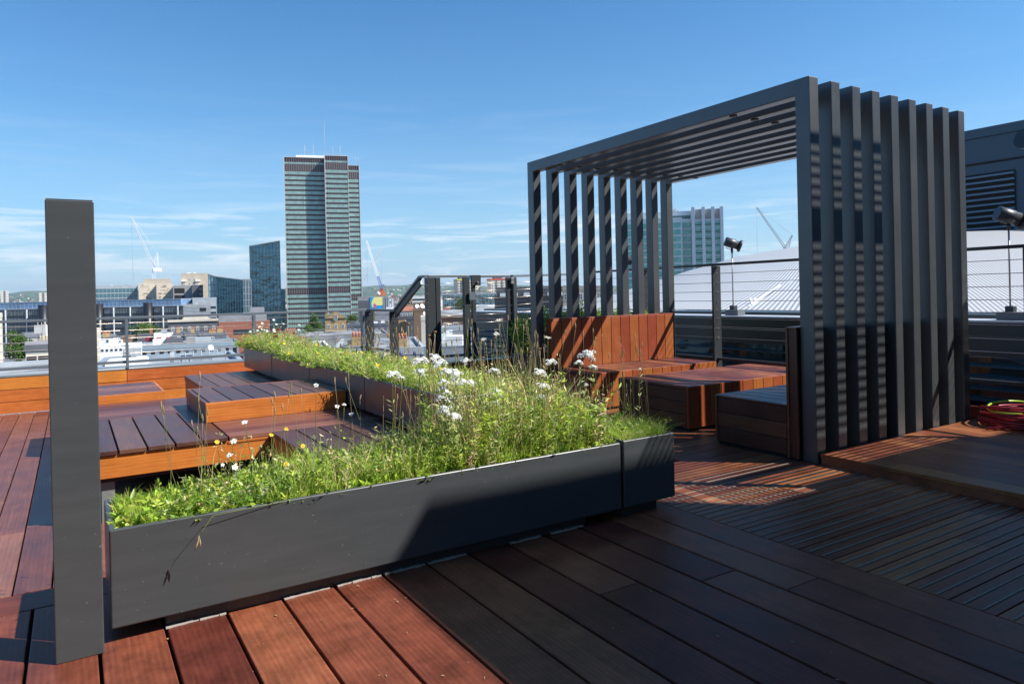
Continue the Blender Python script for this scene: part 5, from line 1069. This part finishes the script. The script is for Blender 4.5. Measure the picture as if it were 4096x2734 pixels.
for k in range(11):
    z = hz(2700, 911 + 27.8 * k)
    for nm, a_, b_, y_, hh in (('window_band', 2480, 2722, -.15, 3.0), ('window_band', 2731, 2763, 2.85, 3.1)): MB().box(lx(a_), lx(b_), y_, y_ + .14, z, z + hh).build(nm, HT_, t)
    for q in range(3): a_ = 2780 + 36.5 * q; mb = MB().box(lx(a_), lx(a_ + 25), -1.15, -1.01, z - .4, z + 2.9, 0); mb.box(lx(a_), lx(a_ + 25), -1.3, -1.16, z + .9, z + 1.3, 1); mb.build('window_band', [HT_, BLACK], t)
for px in (2771, 2811, 2848, 2882): MB().box(lx(px) - .85, lx(px) + .85, -3.2, -1.01, 0, hz(px, 832)).build('fin', HW, t)
for q in range(3): a_ = 2780 + 36.5 * q; MB().box(lx(a_), lx(a_ + 25), -1.2, -1.01, hz(2800, 878), hz(2800, 842)).build('grey_panel', CM['grey'], t)
mb = MB().box(lx(2676), lx(2712), 10, 13, hz(2690, 836), hz(2690, 828)); mb.build('roof_machine', WHITE, t); units(t, lx(2880) - lx(2780), hz(2830, 838), 20, 2)
# --- cranes
def lattice(mb, a, b_, w0, w1, n, th=.26, m=0):
    a = Vector(a); b_ = Vector(b_); d = (b_ - a).normalized(); s = FW.cross(d).normalized(); u = FW.copy(); u.z = 0; u.normalize()
    def cs(f): w_ = w0 + (w1 - w0) * f; c = a.lerp(b_, f); return [c + s * w_ / 2 - u * w_ / 2, c - s * w_ / 2 - u * w_ / 2, c + u * w_ / 2]
    P = [cs(i / n) for i in range(n + 1)]
    for k in range(3): mb.bar(P[0][k], P[-1][k], th, m=m)
    for i in range(n):
        for k in range(3): mb.bar(P[i][k], P[i + 1][(k + 1) % 3], th * .6, m=m)
def crane(label, tip, root, atop, base, D, cols, w=1.9, split=None, hook=None, amast=True):
    T, R0, A, Bs = W(*tip, D), W(*root, D), W(*atop, D), W(*base, D); t = empty('tower_crane', (Bs.x, Bs.y, GZ), label=label, cat='crane'); O = t.location.copy(); v = lambda p: p - O
    c0, c1_ = cols
    if split: Sp = R0.lerp(T, split); mb = MB(); lattice(mb, v(R0), v(Sp), w, w, 7, m=0); mb.build('jib_foot', c1_, t); mb = MB(); lattice(mb, v(Sp), v(T), w, w * .5, 16); mb.build('jib', c0, t)
    else: mb = MB(); lattice(mb, v(R0), v(T), w, w * .5, 22); mb.build('jib', c0, t)
    if amast:
        mb = MB(); lattice(mb, v(R0) + Vector((0, 0, -1)), v(A), w * 1.0, w * .5, 5, m=0); mb.bar(v(R0) + RT * 3.2, v(A), .45); mb.build('a_frame', c1_, t); MB().tube([v(A), v(T)], .10, 4).build('pendant_line', c0, t)
        MB().box(v(R0).x - 1, v(R0).x + 5.5, v(R0).y - 1.5, v(R0).y + 1.5, v(R0).z - 4.2, v(R0).z - 1.2).build('counterweight', c0, t)
        mb = MB(); lattice(mb, v(Vector((R0.x, R0.y, Bs.z))), v(R0), 2.2, 2.2, 8); mb.build('mast', c1_, t)
        mb = MB(); lattice(mb, (0, 0, 0), v(Vector((R0.x, R0.y, Bs.z))), 2.2, 2.2, 12); mb.build('lower_mast', c1_, t)
    if hook: MB().tube([v(T), v(W(*hook, D))], .07, 4).build('hook_line', CM['grey'], t)
    return t
CW = mat('crane_white', (.80, .80, .82), .5); CO = mat('crane_orange', (.75, .18, .02), .5); CB = mat('crane_blue', (.03, .12, .42), .5); CG = mat('crane_grey', (.42, .46, .52), .5)
crane('white luffing crane above the cream stone blocks at left', (525, 868), (617, 1066), (631, 1012), (620, 1131), 600, (CW, CW), 2.4, hook=(533, 1125))
t = crane('white and blue luffing crane with an orange base right of the tall tower', (1466, 962), (1529, 1158), (1520, 1172), (1528, 1188), 650, (CW, CB), 2.3, split=.27, amast=False, hook=(1470, 1130))
mb = MB(); O = t.location; a = W(1527, 1152, 650) - O
for p in ((1514, 1182), (1524, 1186), (1540, 1182)): lattice(mb, W(*p, 650) - O, a, 2.2, 1.4, 4, .4)
mb.build('orange_base', CO, t); MB().tube([W(1510, 1178, 648) - O, W(1517, 1170, 648) - O], 1.6, 10).build('winch_drum', CW, t)
crane('second white crane jib crossing behind the blue and white crane', (1526, 998), (1440, 1140), (1440, 1140), (1440, 1160), 720, (CW, CW), 2.8, amast=False, hook=(1527, 1130))
crane('grey luffing crane above the vaulted roof seen through the pergola', (3026, 830), (3138, 990), (3169, 940), (3145, 1010), 500, (CG, CG), 1.7, hook=(3029, 1012))
# --- trees
BARK = mat('bark', (.10, .075, .05), .9); TL1 = leafmat('tree_leaf', (.075, .145, .03), .25); TL2 = leafmat('tree_leaf_light', (.14, .22, .04), .25)
def tree(px, py, D, r, hh, label, n=5000, L=.55, group=None):
    top = W(px, py, D); t = empty('tree', (top.x, top.y, GZ), label=label, cat='tree', group=group); ht = top.z - GZ; zc = ht - hh / 2
    mb = MB().tube([(0, 0, 0), (.2, 0, zc * .6), (0, .2, zc)], [.5, .38, .22], 8); [mb.tube([(0, 0, zc - hh * .25), (math.cos(a) * r * .4, math.sin(a) * r * .4, zc + .1 * hh), (math.cos(a) * r * .75, math.sin(a) * r * .7, zc + hh * .25)], [.2, .12, .04], 5) for a in (0, 1.3, 2.6, 3.9, 5.2)]; mb.build('trunk', BARK, t)
    lv = Leaves(); nb = 22
    for i in range(nb):
        d = rng.normal(size=3); d /= np.linalg.norm(d); c = d * np.array([r, r, hh / 2]) * rng.uniform(.35, .85); k = n // nb; q = rng.normal(size=(k, 3)); q /= np.linalg.norm(q, axis=1)[:, None]; q *= (rng.random(k) ** .4)[:, None]
        p = np.array([0, 0, zc]) + c + q * np.array([r, r, hh / 2]) * rng.uniform(.28, .42); LL = L * rng.uniform(.5, 1.3, k); lv.leaf(p, q + rng.normal(0, .8, (k, 3)), LL, LL * .6, pick(k, (2, 1.2)))
    lv.build('crown', [TL1, TL2], t)
for a in ((75, 1328, 150, 3.0, 6.6, 'bushy green tree at the far left below the railing', 5200, .42), (575, 1290, 235, 4.9, 5.0, 'round green tree in front of the long office', 5200, .5), (1268, 1255, 250, 3.3, 11, 'tall dark green tree left of the orange brick gabled house', 5200, .5), (1408, 1258, 225, 2.2, 3.2, 'small green tree right of the orange brick gabled house', 1500, .45),
          (1228, 1300, 240, 3.0, 6, 'dark green tree top below the tall tower', 2500, .5), (1830, 1268, 175, 3.6, 2.6, 'low green tree behind the grey roof seen through the gate', 1800, .4), (1655, 1232, 330, 3, 5, 'green tree behind the brick wall with dishes', 1500, .6), (1870, 1180, 290, 5, 9, 'green tree standing before the mirror glass office', 2500, .7)):
    tree(*a)
# --- far towers, hills, city mass and ground
for a, b_, y, D, lb in ((2, 34, 1163, 2400, 'distant grey tower block at the far left edge'), (156, 190, 1171, 2100, 'distant pale tower block just left of the tall post'), (2068, 2078, 1160, 2600, 'thin distant tower on the horizon before the first pergola post')):
    t, w, h = B('distant_tower', lb, a, b_, y, D, 22, 'cream'); win(t, w, h, 5, 8, 3.0, 2.2, 3, 5.6, bars=False); MB().box(-w * .12, w * .12, -.6, -.01, 0, h).build('service_stack', CM['dgrey'], t)
HILL = mat('wooded_hill', (.045, .085, .030), .95, noise=.55, nscale=.006); GRD = mat('city_ground', (.16, .155, .15), .9, noise=.3, nscale=.02)
ridge = [(-2500, 1262), (-900, 1225), (-200, 1185), (0, 1177), (33, 1171), (89, 1165), (166, 1162), (240, 1166), (500, 1165), (900, 1158), (1300, 1150), (1460, 1147), (1530, 1141), (1600, 1140), (1660, 1138), (1775, 1145), (1826, 1140), (1925, 1143), (1960, 1148), (2081, 1140), (2200, 1142), (2440, 1146), (2900, 1150), (3600, 1150), (5000, 1130), (7500, 1080)]
rx = [a for a, _ in ridge]; ry = [b_ for _, b_ in ridge]; mb = MB(); cols = np.linspace(-2500, 7500, 240); nr = 14
def hillpt(px, s):
    y = float(np.interp(px, rx, ry)) + 1.6 * math.sin(px * .045) + 1.1 * math.sin(px * .13 + 1); top = W(px, y, 7600); D = 3300 + 4300 * s; q = W(px, 1180, D)
    q.z = GZ + (top.z - GZ) * (s ** 1.25) * (1 + .10 * math.sin(px * .02 + s * 5) * (1 - s)); return q
for px in cols:
    for j in range(nr): mb.V.append(tuple(hillpt(px, j / (nr - 1))))
    q = W(px, 1180, 9500); mb.V.append((q.x, q.y, GZ))
for i in range(len(cols) - 1):
    for j in range(nr): a = i * (nr + 1) + j; mb.face((a, a + nr + 1, a + nr + 2, a + 1), 0, None, .5, True)
mb.build('hill', HILL, None, kind='structure', label='wooded hills with suburbs on the horizon')
mb = MB(); mb.V = [(-30000, -30000, GZ - .5), (30000, -30000, GZ - .5), (30000, 30000, GZ - .5), (-30000, 30000, GZ - .5)]; mb.face((0, 1, 2, 3)); mb.build('ground', GRD, None, kind='structure')
random.seed(77); SUB = [mat('far_white', (.62, .60, .56), .8), mat('far_red', (.36, .16, .11), .8), mat('far_brown', (.30, .24, .18), .8), mat('far_grey', (.34, .35, .36), .8)]
mb = MB()
for i in range(1500):
    s = random.random() ** 1.2 * .8; px = random.uniform(-100, 2600); q = hillpt(px, s); a = random.uniform(6, 17); z = random.uniform(5, 10)
    if math.sin(px * .031 + s * 9) + math.sin(px * .011 - s * 14) < -.35: continue
    mb.box(q.x - a / 2, q.x + a / 2, q.y - 5, q.y + 5, q.z - 4, q.z + z, random.choice((0, 0, 1, 1, 2)))
mb.build('hillside_houses', SUB, None, kind='stuff', label='distant white and red suburban houses scattered over the hills', cat='houses')
mb = MB()
for i in range(420):
    px = random.uniform(-200, 2700); s = .1 + random.random() * .9; q = hillpt(px, s); r = random.uniform(10, 26); n = 7; b0 = len(mb.V)
    for k in range(n): a = k * 6.283 / n; rr_ = r * random.uniform(.7, 1.2); mb.V.append((q.x + math.cos(a) * rr_, q.y + math.sin(a) * rr_, q.z - 2))
    for k in range(n): a = k * 6.283 / n; rr_ = r * random.uniform(.5, .9); mb.V.append((q.x + math.cos(a) * rr_, q.y + math.sin(a) * rr_, q.z + random.uniform(5, 11)))
    mb.V.append((q.x, q.y, q.z + random.uniform(10, 15)))
    for k in range(n): k2 = (k + 1) % n; mb.face((b0 + k, b0 + k2, b0 + n + k2, b0 + n + k)); mb.face((b0 + n + k, b0 + n + k2, b0 + 2 * n))
mb.build('hillside_trees', mat('far_foliage', (.030, .062, .022), .95), None, kind='stuff', label='dark tree clumps along the distant hills', cat='trees')
mb = MB()
for i in range(1500):
    D = 520 + 2900 * random.random() ** 1.2; px = random.uniform(-500, 4600); hor = 1221 - .02278 * px; z = max(-30, HC - (random.uniform(3, 30) / F_) * D - random.uniform(0, 8)); q = W(px, 1200, D); a = random.uniform(8, 30); b_ = random.uniform(8, 24)
    mb.box(q.x - a / 2, q.x + a / 2, q.y - b_ / 2, q.y + b_ / 2, GZ, z, random.choice((0, 0, 1, 2, 2, 3, 3)))
mb.build('distant_city', SUB, None, kind='stuff', label='mass of distant low city buildings filling the valley', cat='buildings')
# nearer small houses
HG = {'yellow': ('yellow brick houses between the larger buildings', 'yellow brick house with a slate roof among the larger city buildings'), 'red': ('red brick houses between the larger buildings', 'red brick house with a slate roof among the larger city buildings'), 'cream': ('cream houses between the larger buildings', 'cream rendered house with a slate roof among the larger city buildings')}
for i in range(64):
    D = random.uniform(150, 400); px = random.uniform(-150, 2300); mk = random.choice(list(HG)); hor = 1221 - .02278 * px; y = hor + (22 + random.uniform(0, 8)) / D * F_ * .55 + 30; hw = random.uniform(4, 7) / D * F_
    t, w, h = B('terraced_house', HG[mk][1], px - hw, px + hw, y, D, 9, mk, yaw=random.uniform(-.5, .5), cat='house', group=HG[mk][0], roof=None); gable(t, w, h, 9, 2.4, 'slate', random.random() < .6); chimney(t, w * .35, 4.5, h + .6, 3, 'yellow', 1.6)
    if D < 260: win(t, w, h, 3, 1, .9, 1.4, 1.0, 3)
# --- air
hb = MB().box(-12000, 14000, -6000, 14000, GZ - 1.6, 330); hz_ = hb.build('haze', [], None, kind='stuff', label='thin summer haze over the city', cat='haze')
hm = bpy.data.materials.new('haze_air'); hm.use_nodes = True; ht_ = hm.node_tree; ht_.nodes.clear(); ov_ = ht_.nodes.new('ShaderNodeOutputMaterial'); pv = ht_.nodes.new('ShaderNodeVolumePrincipled'); pv.inputs['Color'].default_value = (.75, .86, 1, 1); pv.inputs['Density'].default_value = 6e-5; pv.inputs['Anisotropy'].default_value = .2
ht_.links.new(pv.outputs[0], ov_.inputs['Volume']); hz_.data.materials.append(hm)
for o in bpy.data.objects:
    for k in ('_w', '_h'):
        if k in o: del o[k]
